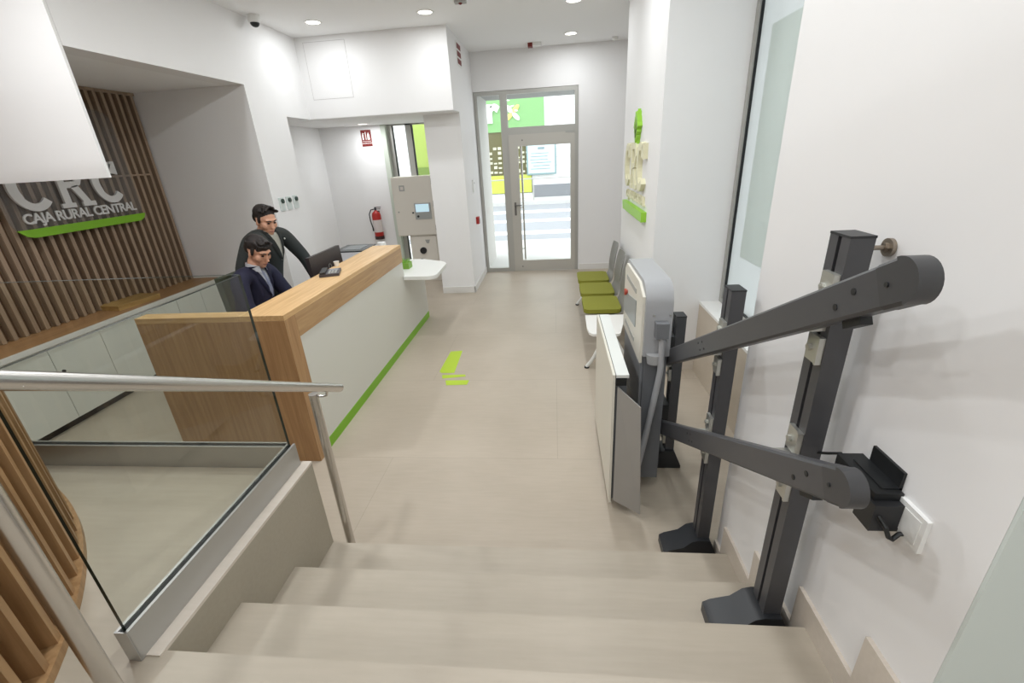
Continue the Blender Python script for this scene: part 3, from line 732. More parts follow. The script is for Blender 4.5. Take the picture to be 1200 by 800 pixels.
# ================================================================== SEATING
sb_ = thing('beam_seating', 'row of three green seats with white end table on one beam', 'bench', (.55, 5.0, 0))
mk('beam', MB().box(.47, .53, 3.98, 6.12, .335, .385).bevel(.004), WPLAS, sb_)
def leg_set(y):
    m = MB().tube([(.50, y, .36), (.44, y, .30), (.36, y, .12), (.33, y-.0, .07), (.30, y, .03), (.29, y, .012)], .017, 12)
    l = mk('leg', m, WPLAS, sb_); mk('foot', MB().cyl((.29, y, 0), (.29, y, .014), .024), BLACK, l)
    m = MB().tube([(.50, y, .36), (.56, y, .30), (.66, y, .12), (.70, y, .03), (.71, y, .012)], .017, 12)
    l = mk('leg', m, WPLAS, sb_); mk('foot', MB().cyl((.71, y, 0), (.71, y, .014), .024), BLACK, l)
leg_set(4.06); leg_set(6.05)
def seat(y0):
    w_ = .49; yc = y0+w_/2
    def prof(t):   # shell curve in x-z from seat front to the top of the backrest
        P = [(.30, .418), (.45, .405), (.60, .405), (.69, .43), (.735, .50), (.755, .62), (.775, .76), (.80, .88)]
        f = t*(len(P)-1); i = min(int(f), len(P)-2); u = f-i
        return (P[i][0]*(1-u)+P[i+1][0]*u, P[i][1]*(1-u)+P[i+1][1]*u)
    m = MB()
    def fn(u, v):
        x, z = prof(u); ww = w_*(1-.10*max(0, (u-.45)/.55)**2)*(1-.12*max(0, (u-.93)/.07))
        yy = yc+(v-.5)*ww; c = 4*(v-.5)**2
        if u > .45: x -= c*.035*min(1, (u-.45)*4)
        return (x, yy, z)
    m.grid(fn, 30, 13); m.solid(.012)
    o = mk('seat_shell', m, SHELL, sb_, ang=50)
    m = MB().prism(rrect(.285, .675, y0+.005, y0+w_-.005, .06), 'z', .418, .462).bevel(.016, 3, 50)
    mk('cushion', m, SEATG, o, label='olive green seat cushion')
    mk('bracket', MB().box(.44, .56, yc-.03, yc+.03, .385, .412), WPLAS, o)
for y0 in (4.475, 5.045, 5.615): seat(y0)
o = [(.30, 4.40)] + [(.705, 4.40), (.60, 3.90)] + arcpts(.56, 3.92, .04, 0, -90, 4) + arcpts(.35, 3.93, .05, 270, 180, 5) 
mk('table_top', MB().prism([(.293, 4.41), (.287, 4.05)]+[(.30, 3.93), (.33, 3.885), (.56, 3.88), (.585, 3.91), (.70, 4.41)], 'z', .405, .428).bevel(.004, 2, 50), mat('white_table', (240, 238, 234), .35), sb_, label='white end table top')

# ================================================================== STAIR LIFT
UP = lambda y: 1.748-SL*(y-.847)      # centre line heights of the two rails
LO = lambda y: 1.272-SL*(y-.865)
lr = thing('lift_guide_rails', 'dark grey lift guide rails on three posts along the steps', 'lift rail', (.70, 1.8, 0))
sl = math.atan(SL); sd = Vector((0, math.cos(sl), -math.sin(sl))); nd = Vector((0, math.sin(sl), math.cos(sl)))
def guide(zc, y0, y1):
    # hollow-looking profile: outer shell with a shallow channel below
    p0 = Vector((.629, y0, zc(y0))); L = (y1-y0)/math.cos(sl)
    M = frameM(p0, (1, 0, 0), sd, nd)     # local x -> world X, y -> along, z -> up-normal
    prof = [(-.019, -.036), (-.013, -.0425), (.013, -.0425), (.019, -.036), (.019, .036), (.013, .0425), (-.013, .0425), (-.019, .036)]
    m = MB().prism(prof, 'y', 0, L, M=M)
    r = mk('guide_rail', m.bevel(.003, 2, 25), ANTH, lr)
    prof2 = [(x*1.03, z*1.03) for x, z in prof]
    m = MB().prism(prof2, 'y', 0, .055, M=M @ Matrix.Translation((0, -.0, 0)))
    # rounded nose: half disc of the profile height
    n = 14; pts = []
    for k in range(n+1):
        a = math.pi/2+math.pi*k/n; pts.append((math.cos(a)*.0440, math.sin(a)*.0440))
    m2 = MB(); m2.prism(pts, 'x', -.0198, .0198, M=M)
    m2.bevel(.009, 4, 50)
    tmp = bpy.data.meshes.new('t'); m2.bm.to_mesh(tmp); m.bm.from_mesh(tmp); m2.bm.free(); bpy.data.meshes.remove(tmp)
    cap = mk('end_cap', m, mat('cap_plastic', (66, 66, 68), .42), r)
    for s_, n_ in ((.125, .008), (.19, -.012)): 
        c = M @ Vector((-.0205, s_, n_)); mk('bolt_hole', MB().cyl(c, c+Vector((.004, 0, 0)), .0075, 14), BLACK, r)
    for s_ in (1.09, 1.14):
        for n_ in (-.016, .016):
            c = M @ Vector((-.0205, s_+(.02 if n_ > 0 else 0), n_)); mk('rail_screw', MB().cyl(c, c+Vector((.004, 0, 0)), .0045, 10), ANTHD, r)
    c = M @ Vector((-.0225, .03, 0)); mk('cap_screw', MB().cyl(c, c+Vector((.004, 0, 0)), .005, 12), ANTHD, cap)
    mk('limit_switch', MB().obox(M @ Matrix.Translation((.01, .17, -.050)), .012, .030, .009).bevel(.003), BLACK, r)
guide(UP, .835, 2.62); guide(LO, .843, 2.62)
PX0, PX1 = .700, .757
def post(y0, z0, z1, rod):
    y1 = y0+.085
    m = MB()
    # extruded profile with a slot in the -X face
    ym = (y0+y1)/2
    prof = [(PX0, y0), (PX1, y0), (PX1, y1), (PX0, y1), (PX0, ym+.007), (PX0+.012, ym+.007), (PX0+.012, ym-.007), (PX0, ym-.007)]
    lo = [m.bm.verts.new((x, y, z0)) for x, y in prof]; hi = [m.bm.verts.new((x, y, z1)) for x, y in prof]
    for i in range(8): m.bm.faces.new((lo[i], lo[(i+1) % 8], hi[(i+1) % 8], hi[i]))
    m.bm.faces.new(lo[::-1]); m.bm.faces.new(hi)
    p = mk('support_post', m, ANTH, lr, sm=False)
    mk('slot', MB().box(PX0+.010, PX0+.0125, ym-.007, ym+.007, z0, z1-.002), BLACK, p)
    mk('post_cap', MB().box(PX0-.001, PX1+.001, y0-.001, y1+.001, z1, z1+.006).bevel(.002, 1), ANTHD, p)
    # foot: block around the post with a long toe towards the steps
    fp = [(PX0-.165, z0), (PX0-.165, z0+.045), (PX0-.14, z0+.062), (PX0-.07, z0+.085), (PX0-.03, z0+.125), (PX0, z0+.135), (PX1, z0+.135), (.806, z0+.02), (.806, z0)]
    mk('foot', MB().prism(fp, 'y', y0-.02, y1+.02).bevel(.008, 2, 20), mat('foot_plastic', (40, 42, 46), .4), p)
    for zc in (UP, LO):
        zr = zc(ym)
        for dz in (.085, -.085):
            if zr+dz > z1 or zr+dz < z0: continue
            q = mk('clamp', MB().box(PX0-.012, PX0, y0+.012, y1-.022, zr+dz-.038, zr+dz+.038).box(PX0-.016, PX0, y0+.004, y0+.012, zr+dz-.038, zr+dz+.038).bevel(.002, 1), ZINC, p)
            mk('bolt', MB().cyl((PX0-.012, ym, zr+dz), (PX0-.022, ym, zr+dz), .010, 6).cyl((PX0-.022, ym, zr+dz), (PX0-.023, ym, zr+dz), .005, 12), ZINC, q)
        mk('rail_bracket', MB().box(.646, PX0+.002, y0+.016, y1-.016, zr-.03, zr+.03), ZINC, p)
    if rod:
        z = rod; m = MB().cyl((PX1, ym-.02, z), (.812, ym-.02, z), .006, 12)
        m.cyl((.800, ym-.02, z), (.809, ym-.02, z), .022, 24).cyl((.792, ym-.02, z), (.80, ym-.02, z), .012, 6)
        mk('wall_anchor', m, mat('dull_steel', (150, 140, 128), .35, .8), p)
post(1.143, .34, 1.770, 1.742)
post(1.80, 0, 1.443, 0)
post(2.544, 0, 1.066, 0)

pl_ = thing('platform_lift', 'grey folded wheelchair platform lift at the foot of the steps', 'wheelchair lift', (.45, 2.6, 0))
def shoulder(y0, y1, z0, z1, r, n=8):
    p = [(y0, z0), (y1, z0)]
    p += [(y1-r*.6+r*.6*math.cos(math.radians(90*k/n)), z1-r*.6+r*.6*math.sin(math.radians(90*k/n))) for k in range(n+1)]
    p += [(y0+r-r*math.sin(math.radians(90*k/n)), z1-r+r*math.cos(math.radians(90*k/n))) for k in range(n+1)]
    return p
hx0, hx1 = .47, .612
mk('housing', MB().prism(shoulder(2.30, 2.98, .93, 1.338, .12), 'x', hx0, hx1).bevel(.010, 3, 50), LGREY, pl_)
mk('lower_housing', MB().box(hx0+.01, hx1-.006, 2.325, 2.95, .085, .935).bevel(.01, 2), LGREYD, pl_)
mk('lower_apron', MB().box(hx0-.004, hx0+.012, 2.34, 2.93, .55, .94).bevel(.004, 2), mat('apron_grey', (134, 136, 140), .45), pl_)
fp_ = mk('front_panel', MB().prism([(2.325, .88), (2.955, .88), (2.955, 1.27), (2.90, 1.315), (2.46, 1.315), (2.325, 1.265)], 'x', hx0-.014, hx0).bevel(.005, 2, 40), CREAM, pl_, label='cream front panel')
mk('display', MB().prism([(2.50, 1.03), (2.93, .99), (2.93, 1.12), (2.50, 1.19)], 'x', hx0-.018, hx0-.013), mat('lcd_grey', (142, 148, 150), .3), fp_)
mk('slot', MB().box(hx0-.017, hx0-.013, 2.52, 2.86, 1.225, 1.252), GPLAS, fp_)
mk('slot', MB().box(hx0-.017, hx0-.013, 2.52, 2.86, .93, .955), GPLAS, fp_)
m = MB().cyl((hx0-.014, 2.83, 1.145), (hx0-.022, 2.83, 1.145), .014, 16).cyl((hx0-.022, 2.83, 1.145), (hx0-.034, 2.83, 1.145), .021, 20)
mk('stop_button', m, mat('orange_red_button', (170, 62, 40), .4), fp_, label='red stop button')
# folded platform: vertical deck with aluminium edge
mk('platform', MB().box(.288, .302, 2.13, 3.08, .055, .905).bevel(.003, 1), CREAM, pl_, label='cream folded platform deck')
mk('platform_frame', MB().box(.306, .365, 2.15, 3.07, .07, .885).bevel(.004, 1), LGREYD, pl_)
mk('top_edge', MB().box(.306, .372, 2.13, 3.08, .888, .905).bevel(.002, 1), mat('pale_edge_profile', (226, 229, 226), .35), pl_)
mk('edge_seal', MB().box(.302, .306, 2.135, 3.075, .06, .902), BLACK, pl_)
mk('hinge_block', MB().box(.305, .36, 2.125, 2.15, .845, .885).bevel(.003, 1), BLACK, pl_)
for y in (2.4, 2.85): mk('platform_arm', MB().box(.36, .49, y-.03, y+.03, .12, .19).bevel(.006), LGREYD, pl_)
m = MB(); q = [Vector((.318, 2.135, .075)), Vector((.318, 2.135, .835)), Vector((.428, 2.055, .755)), Vector((.462, 2.055, .045)),]
nn = (q[3]-q[0]).cross(q[1]-q[0]).normalized()*.008
v0 = [m.bm.verts.new(p) for p in q]; v1 = [m.bm.verts.new(p+nn) for p in q]
m.bm.faces.new(v0); m.bm.faces.new(v1[::-1])
for i in range(4): m.bm.faces.new((v0[i], v0[(i+1) % 4], v1[(i+1) % 4], v1[i]))
mk('ramp_flap', m, mat('flap_grey', (164, 161, 157), .42, .1), pl_, sm=False, label='grey folded ramp flap')
# safety arm
ar = mk('safety_arm', MB().tube([(.556, 2.272, 1.08), (.560, 2.262, .96), (.560, 2.262, .86), (.552, 2.26, .79), (.50, 2.25, .42), (.46, 2.24, .18)], .017, 16), LGREY, pl_)
mk('pivot_box', MB().box(.520, .586, 2.245, 2.30, 1.055, 1.140).bevel(.012, 3), mat('pivot_grey', (118, 120, 124), .4), ar)
mk('collar', MB().tube([(.530, 2.295, .950), (.530, 2.295, .895)], [.044, .038], 24), mat('pale_collar', (176, 177, 178), .4), pl_)
m = MB()
for x in (.515, .60): m.cyl((x-.0, 2.30, 1.17), (x, 2.294, 1.17), .005, 10)
mk('screw', m, ZINC, pl_)
mk('drive_head', MB().box(.606, .690, 2.50, 2.80, .31, .50).bevel(.008), ANTHD, pl_)
mk('drive_head', MB().box(.606, .69, 2.50, 2.8, .78, .96).bevel(.008), ANTHD, pl_)
mk('knob', MB().cyl((.612, 2.36, .90), (.632, 2.36, .90), .03, 20), ANTHD, pl_)
mk('castor', MB().cyl((.50, 2.45, .02), (.53, 2.45, .02), .02, 16).box(.505, .525, 2.44, 2.46, .02, .1), BLACK, pl_)
mk('castor', MB().cyl((.50, 2.85, .02), (.53, 2.85, .02), .02, 16).box(.505, .525, 2.84, 2.86, .02, .1), BLACK, pl_)

# power supply and cable on the right wall
ps = thing('power_supply', 'black power supply box behind the lower lift rail end', 'power supply', (.79, .98, 1.15))
mk('box', MB().box(.742, .806, .905, 1.06, 1.13, 1.215).bevel(.006, 2), BLACK, ps)
mk('connector_block', MB().box(.735, .80, .885, .945, 1.12, 1.195).bevel(.008, 2), ANTHD, ps)
mk('bracket', MB().box(.803, .811, .92, 1.03, 1.19, 1.262).box(.765, .811, .92, 1.03, 1.213, 1.219).bevel(.002, 1), BLACK, ps)
m = MB().tube([(.75, .89, 1.165), (.755, .865, 1.150), (.765, .862, 1.125), (.78, .868, 1.112), (.795, .872, 1.125), (.808, .868, 1.13)], .0055, 10)
mk('cable', m, BLACK, ps)
m = MB().tube([(.77, 1.05, 1.19), (.765, 1.08, 1.20), (.76, 1.12, 1.17), (.745, 1.15, 1.15)], .004, 8)
mk('lead', m, BLACK, ps)
t = thing('socket_plate', 'blank white socket plate on the right wall beside the power supply', 'socket', (.81, .87, 1.11))
mk('plate', MB().box(.800, .81, .822, .912, 1.118, 1.208).bevel(.003, 2), WPLAS, t)
mk('insert', MB().box(.7985, .801, .835, .899, 1.131, 1.195).bevel(.001, 1), WPLAS, t)

# floor sticker
m = MB()
m.prism([(-1.185, 4.50), (-1.055, 4.52), (-1.035, 3.97), (-1.165, 3.97), (-1.195, 4.0)], 'z', .0, .0015)
m.prism([(-1.15, 3.925), (-.915, 3.93), (-.905, 3.89), (-1.13, 3.85)], 'z', 0, .0015)
m.prism([(-1.09, 3.81), (-.855, 3.81), (-.86, 3.72), (-1.06, 3.71)], 'z', 0, .0015)
tag(mk('floor_sticker', m, mat('lime_vinyl', (178, 206, 50), .5)), 'lime green arrow sticker on the beige floor', 'sticker')

# ================================================================== PEOPLE
def eval_mesh(o):
    dg = bpy.context.evaluated_depsgraph_get(); dg.update()
    me = bpy.data.meshes.new_from_object(o.evaluated_get(dg)); return me
def skin(chains, sub=2):
    """chains: dict name->(pos, (rx, ry)), edges list -> evaluated skinned mesh"""
    V, E, root = chains
    names = list(V); me = bpy.data.meshes.new('skin')
    me.from_pydata([V[n][0] for n in names], [(names.index(a), names.index(b)) for a, b in E], [])
    o = bpy.data.objects.new('skin', me); C.objects.link(o)
    sk = o.modifiers.new('Skin', 'SKIN'); sk.use_smooth_shade = True
    me2 = o.data
    if not me2.skin_vertices: 
        bpy.context.view_layer.objects.active = o
    for i, n in enumerate(names):
        r = V[n][1]; me2.skin_vertices[0].data[i].radius = r if isinstance(r, tuple) else (r, r)
        me2.skin_vertices[0].data[i].use_root = (n == root)
    ss = o.modifiers.new('Sub', 'SUBSURF'); ss.levels = sub; ss.render_levels = sub
    out = eval_mesh(o); bpy.data.objects.remove(o); return out
def remesh(mb, vox, smooth=4):
    me = bpy.data.meshes.new('r'); mb.bm.to_mesh(me); mb.bm.free()
    o = bpy.data.objects.new('r', me); C.objects.link(o)
    r = o.modifiers.new('R', 'REMESH'); r.mode = 'VOXEL'; r.voxel_size = vox; r.use_smooth_shade = True
    s_ = o.modifiers.new('S', 'SMOOTH'); s_.factor = .5; s_.iterations = smooth
    out = eval_mesh(o); bpy.data.objects.remove(o)
    m = MB(); m.bm.from_mesh(out); return m
def head_frame(c, face, tilt=0., roll=0.):
    f = Vector(face).normalized(); z = Vector((0, 0, 1)); l = z.cross(f).normalized(); u = f.cross(l).normalized()
    M = frameM(c, f, l, u)
    return M @ Matrix.Rotation(roll, 4, 'X') @ Matrix.Rotation(tilt, 4, 'Y')
def head_into(mb, M):
    """skull, jaw, nose, brow, ears; local x front, y left, z up; head 0.235 tall"""
    R3 = M.to_3x3()
    def b(c, r, rot=None): mb.ball(M @ Vector(c), r, 20, 14, M=(R3 @ rot) if rot else R3)
    b((-.012, 0, .035), (.098, .077, .085)); b((.012, 0, -.02), (.078, .066, .085))
    b((.040, 0, -.062), (.046, .050, .048)); b((.066, 0, -.092), (.022, .026, .020))
    b((.052, .047, -.022), (.030, .022, .032)); b((.052, -.047, -.022), (.030, .022, .032))
    b((.068, 0, .034), (.028, .056, .016))
    b((.094, 0, -.012), (.014, .0105, .030), Matrix.Rotation(-.35, 3, 'Y')); b((.104, 0, -.030), (.014, .016, .011))
    b((.083, 0, -.060), (.013, .024, .008)); b((.081, 0, -.070), (.012, .021, .008))
    for s_ in (1, -1):
        b((-.005, .079*s_, -.008), (.017, .009, .032), Matrix.Rotation(.25*s_, 3, 'Z'))
    # neck
    mb.tube([M @ Vector((-.012, 0, -.05)), M @ Vector((-.03, 0, -.12))], [.056, .056], 18)
def face_parts(M, parent, smile=0):
    for s_ in (1, -1):
        m = MB().ball(M @ Vector((.0795, .030*s_, .008)), (.009, .013, .0065), 12, 8, M=M.to_3x3())
        mk('eye', m, EYEW, parent)
        m = MB().tube([M @ Vector((.092, .012*s_, .029)), M @ Vector((.091, .030*s_, .034)), M @ Vector((.076, .050*s_, .028))], [.0045, .0055, .003], 8)
        mk('eyebrow', m, HAIR, parent)
    m = MB().tube([M @ Vector((.083, -.023, -.066)), M @ Vector((.093, -.008, -.064)), M @ Vector((.094, 0, -.0655)), M @ Vector((.093, .008, -.064)), M @ Vector((.083, .023, -.066))], [.002, .0045, .004, .0045, .002], 8)
    mk('mouth', m, LIPS, parent)
def hand_into(mb, wrist, fwd, palm_n, side, curl=.35):
    """wrist point, direction of the fingers, palm normal (out of the palm), side=+1 thumb towards fwd x normal"""
    f = Vector(fwd).normalized(); n = (Vector(palm_n) - f*f.dot(Vector(palm_n))).normalized(); s_ = f.cross(n)*side; w_ = Vector(wrist)
    R3 = Matrix((f, s_, n)).transposed()
    mb.ball(w_+f*.048, (.052, .040, .015), 14, 10, M=R3)
    for k, (off, ln) in enumerate(((.028, .070), (.010, .078), (-.009, .072), (-.027, .056))):
        b0 = w_+f*.088+s_*off; p = [b0]; d = f.copy(); c = curl
        for j, q in enumerate((.45, .32, .23)):
            d = (d*math.cos(c)+n*math.sin(c)).normalized() if j else (d*math.cos(c*.5)+n*math.sin(c*.5)).normalized()
            p.append(p[-1]+d*ln*q)
        mb.tube(p, [.0095, .009, .008, .006], 10)
    t0 = w_+f*.03+s_*.034; td = (f*.7+s_*.7+n*.2).normalized()
    mb.tube([t0, t0+td*.032, t0+td*.032+(f*.85+s_*.35+n*.2).normalized()*.028], [.013, .011, .008], 10)

def person(label, head_c, face, tilt, roll, J, suit, shirt, tie, hair_fn, loc, hands, trouser):
    P = thing('person', label, 'person', loc)
    M = head_frame(head_c, face, tilt, roll)
    # --- continuous body
    V, E, root = J['body']
    me = skin((V, E, root), 2)
    mb = MB(); mb.bm.from_mesh(me)
    head_into(mb, M)
    nb = Vector(V['neck'][0]); mb.tube([M @ Vector((-.022, 0, -.09)), nb], [.056, .062], 18)
    for h_ in hands: hand_into(mb, *h_)
    body = mk('body', remesh(mb, .0065, 2), SKIN, P)
    face_parts(M, body)
    hair_fn(M, body)
    # --- clothes
    V, E, root = J['jacket']
    m = MB(); m.bm.from_mesh(skin((V, E, root), 2)); jk = mk('jacket', m, suit, P)
    V, E, root = J['trousers']
    m = MB(); m.bm.from_mesh(skin((V, E, root), 2)); mk('trousers', m, trouser, P)
    for sh in J['shoes']:
        a, d_ = Vector(sh[0]), Vector(sh[1]).normalized(); l_ = Vector((0, 0, 1)).cross(d_)
        R3 = Matrix((d_, l_, Vector((0, 0, 1)))).transposed()
        m = MB().ball(a+d_*.06+Vector((0, 0, .035)), (.135, .045, .042), 18, 10, M=R3)
        for v in m.bm.verts: v.co.z = max(v.co.z, .002)
        mk('shoe', m, BLACK, P)
    return P, M, body, jk

def hair_short(quiff, fringe, seed):
    """cropped sides, fuller top made of swept locks; front hairline above the brow unless a fringe hangs over it"""
    def fn(M, body):
        m = MB(); R3 = M.to_3x3(); rnd = random.Random(seed)
        m.ball(M @ Vector((-.026, 0, .062)), (.097, .083, .078), 26, 18, M=R3)
        m.ball(M @ Vector((-.062, 0, .020)), (.058, .075, .070), 22, 14, M=R3)
        for k in range(70):
            a = rnd.uniform(-1, 1); b_ = rnd.uniform(0, 1)
            y = a*.066; x = -.085+.145*b_; z = .128-.55*y*y/.066-.030*abs(b_-.55)+quiff*b_*b_*(1-.5*abs(a))
            d = R3 @ (Matrix.Rotation(.5*a+rnd.uniform(-.35, .35), 3, 'Z') @ Matrix.Rotation(-.5*quiff*20*b_+rnd.uniform(-.15, .3), 3, 'Y'))
            m.ball(M @ Vector((x, y, z)), (.028, .009, .012), 8, 6, M=d)
        for k in range(fringe):
            t = k/max(1, fringe-1); y = -.060+.120*t
            d = R3 @ (Matrix.Rotation(rnd.uniform(-.35, .35), 3, 'X') @ Matrix.Rotation(.3, 3, 'Y'))
            m.ball(M @ Vector((.074-y*y*7, y, .068-.010*rnd.random())), (.011, .010, .030), 8, 6, M=d)
        for s_ in (1, -1):
            m.ball(M @ Vector((.012, .075*s_, .022)), (.018, .010, .036), 10, 8, M=R3)
        mk('hair', remesh(m, .0045, 1), HAIR, body)
    return fn
def collar(P, M, nb, fwd, shirt, tie_mat, chest, w=.055):
    """folded shirt collar round the neck base, shirt front and optional tie"""
    f = Vector(fwd).normalized(); l = Vector((0, 0, 1)).cross(f).normalized(); c = Vector(nb)
    m = MB()
    def fn(u, v):
        a = math.radians(28+304*u); r = .068+.010*v
        p = c + (f*math.cos(a)*r*1.05 + l*math.sin(a)*r) + Vector((0, 0, .045-.05*v - .035*max(0, math.cos(a))))
        return p
    m.grid(fn, 28, 4); m.solid(.006)
    sh = mk('shirt', m, shirt, P)
    return sh

# ---- standing man, faces +X, leans forward, left arm braced on the desk
def Vv(*a): return Vector(a)
hs = Vv(-2.60, 3.945, 1.565)
J = {}
sh_l, sh_r = Vv(-2.60, 4.15, 1.415), Vv(-2.66, 3.745, 1.415)
el_l, wr_l = Vv(-2.50, 4.27, 1.16), Vv(-2.36, 4.22, .83)
el_r, wr_r = Vv(-2.74, 3.63, 1.16), Vv(-2.62, 3.60, .93)
J['body'] = ({'pelvis': (Vv(-2.78, 3.95, .95), (.13, .15)), 'waist': (Vv(-2.75, 3.95, 1.12), (.10, .13)), 'chest': (Vv(-2.68, 3.95, 1.32), (.11, .15)), 'neck': (Vv(-2.64, 3.95, 1.455), .06),
    'shl': (sh_l, .040), 'ell': (el_l, .030), 'wrl': (wr_l, .026), 'shr': (sh_r, .040), 'elr': (el_r, .030), 'wrr': (wr_r, .026),
    'kl': (Vv(-2.77, 4.06, .5), .06), 'al': (Vv(-2.82, 4.07, .08), .04), 'kr': (Vv(-2.77, 3.85, .5), .06), 'ar': (Vv(-2.82, 3.84, .08), .04)},
    [('pelvis', 'waist'), ('waist', 'chest'), ('chest', 'neck'), ('neck', 'shl'), ('shl', 'ell'), ('ell', 'wrl'), ('neck', 'shr'), ('shr', 'elr'), ('elr', 'wrr'), ('pelvis', 'kl'), ('kl', 'al'), ('pelvis', 'kr'), ('kr', 'ar')], 'pelvis')
J['jacket'] = ({'hem': (Vv(-2.79, 3.95, .80), (.165, .205)), 'waist': (Vv(-2.755, 3.95, 1.10), (.125, .175)), 'chest': (Vv(-2.675, 3.95, 1.31), (.125, .185)), 'top': (Vv(-2.65, 3.95, 1.415), (.088, .12)), 'pl': (Vv(-2.635, 4.06, 1.428), .080), 'pr': (Vv(-2.655, 3.84, 1.428), .080),
    'shl': (sh_l, .078), 'ell': (el_l, .062), 'cul': (wr_l+Vv(-.015, .005, .04), .046), 'shr': (sh_r, .078), 'elr': (el_r, .062), 'cur': (wr_r+Vv(-.02, .005, .04), .046)},
    [('hem', 'waist'), ('waist', 'chest'), ('chest', 'top'), ('top', 'pl'), ('pl', 'shl'), ('shl', 'ell'), ('ell', 'cul'), ('top', 'pr'), ('pr', 'shr'), ('shr', 'elr'), ('elr', 'cur')], 'waist')
J['trousers'] = ({'p': (Vv(-2.78, 3.95, .92), (.14, .165)), 'hl': (Vv(-2.78, 4.05, .80), .095), 'kl': (Vv(-2.77, 4.06, .5), .078), 'al': (Vv(-2.82, 4.07, .09), .06), 'hr': (Vv(-2.78, 3.86, .80), .095), 'kr': (Vv(-2.77, 3.85, .5), .078), 'ar': (Vv(-2.82, 3.84, .09), .06)},
    [('p', 'hl'), ('hl', 'kl'), ('kl', 'al'), ('p', 'hr'), ('hr', 'kr'), ('kr', 'ar')], 'p')
J['shoes'] = [((-2.82, 4.07, 0), (1, .1, 0)), ((-2.82, 3.84, 0), (1, -.1, 0))]
P1, M1, B1, K1 = person('standing person with dark hair and charcoal suit leaning on the desk', hs, (1, -.42, 0), math.radians(20), math.radians(0), J, SUITG, SHIRTG, None, hair_short(.034, 0, 5), (-2.79, 3.95, 0),
    [(wr_l, (.75, .05, -.5), (0, 0, -1), -1, .12), (wr_r, (.6, 0, -.7), (0, .8, -.3), 1, .35)], SUITG)
from mathutils.bvhtree import BVHTree
def shirt_v(P, jk, yc, z0, half, drop, shirt, tie, lapel):
    """V of shirt, lapels and tie laid on the front of the jacket"""
    o0 = ORG[jk.name]
    bv = BVHTree.FromPolygons([v.co+o0 for v in jk.data.vertices], [tuple(p.vertices) for p in jk.data.polygons])
    last = [-2.5]
    def on(y, z, off):
        h_ = bv.ray_cast(Vector((-1.9, y, z)), Vector((-1, 0, 0)), .9)[0]
        if h_ is not None: last[0] = h_.x
        return Vector((last[0]+off, y, z))
    def sheet(name, fn, m_, off, thick, nu=7, nv=14):
        m = MB(); m.grid(lambda u, v: on(*fn(u, v), off), nu, nv); m.solid(thick); mk(name, m, m_, P)
    sheet('shirt_front', lambda u, v: (yc+(u-.5)*2*(half*(1-v)+.004*v), z0-drop*v), shirt, .004, .006)
    if tie: sheet('tie', lambda u, v: (yc+(u-.5)*2*(.013+.012*v if v < .75 else .022*(1-v)/.25+.003), z0-.012-drop*.93*v), tie, .011, .005)
    for s_ in (1, -1):
        def lp(u, v, s_=s_):
            e = half*(1-v)+.004*v; w_ = .05*math.sin(math.pi*min(1, .18+v*.82))**.8+.006
            if .22 < v < .30: w_ *= .78
            return (yc+s_*(e-.006+w_*u), z0+.01-drop*1.02*v+.025*u*(1-v))
        sheet('lapel', lp, lapel, .009, .006, 5, 18)
SUITL = mat('charcoal_lapel', (54, 57, 56), .8); SUITNL = mat('navy_lapel', (36, 36, 64), .8)
collar(P1, M1, (-2.635, 3.95, 1.455), (1, -.05, 0), SHIRTG, None, None)
shirt_v(P1, K1, 3.945, 1.455, .062, .25, SHIRTG, None, SUITL)
mk('pin', MB().ball((-2.528, 4.05, 1.385), .009, 10, 8), ZINC, P1)

# ---- seated man, faces +X, looks down, navy suit, pale tie
hq = Vv(-2.475, 3.55, 1.36)
J = {}
sh_l, sh_r = Vv(-2.57, 3.745, 1.165), Vv(-2.57, 3.335, 1.165)
el_l, wr_l = Vv(-2.47, 3.80, .93), Vv(-2.27, 3.72, .80)
el_r, wr_r = Vv(-2.50, 3.27, .93), Vv(-2.28, 3.36, .80)
J['body'] = ({'pelvis': (Vv(-2.68, 3.54, .62), (.14, .15)), 'waist': (Vv(-2.66, 3.54, .82), (.11, .14)), 'chest': (Vv(-2.60, 3.54, 1.06), (.11, .15)), 'neck': (Vv(-2.535, 3.545, 1.235), .06),
    'shl': (sh_l, .040), 'ell': (el_l, .030), 'wrl': (wr_l, .026), 'shr': (sh_r, .040), 'elr': (el_r, .030), 'wrr': (wr_r, .026),
    'kl': (Vv(-2.28, 3.66, .60), .06), 'al': (Vv(-2.26, 3.68, .10), .04), 'kr': (Vv(-2.28, 3.43, .60), .06), 'ar': (Vv(-2.26, 3.42, .10), .04)},
    [('pelvis', 'waist'), ('waist', 'chest'), ('chest', 'neck'), ('neck', 'shl'), ('shl', 'ell'), ('ell', 'wrl'), ('neck', 'shr'), ('shr', 'elr'), ('elr', 'wrr'), ('pelvis', 'kl'), ('kl', 'al'), ('pelvis', 'kr'), ('kr', 'ar')], 'pelvis')
J['jacket'] = ({'hem': (Vv(-2.685, 3.54, .60), (.16, .195)), 'waist': (Vv(-2.665, 3.54, .80), (.135, .175)), 'chest': (Vv(-2.60, 3.54, 1.04), (.13, .185)), 'top': (Vv(-2.565, 3.54, 1.185), (.088, .12)), 'pl': (Vv(-2.565, 3.65, 1.185), .078), 'pr': (Vv(-2.565, 3.43, 1.185), .078),
    'shl': (sh_l, .080), 'ell': (el_l, .062), 'cul': (wr_l+Vv(-.04, .015, .015), .045), 'shr': (sh_r, .080), 'elr': (el_r, .062), 'cur': (wr_r+Vv(-.04, -.015, .015), .045)},
    [('hem', 'waist'), ('waist', 'chest'), ('chest', 'top'), ('top', 'pl'), ('pl', 'shl'), ('shl', 'ell'), ('ell', 'cul'), ('top', 'pr'), ('pr', 'shr'), ('shr', 'elr'), ('elr', 'cur')], 'waist')
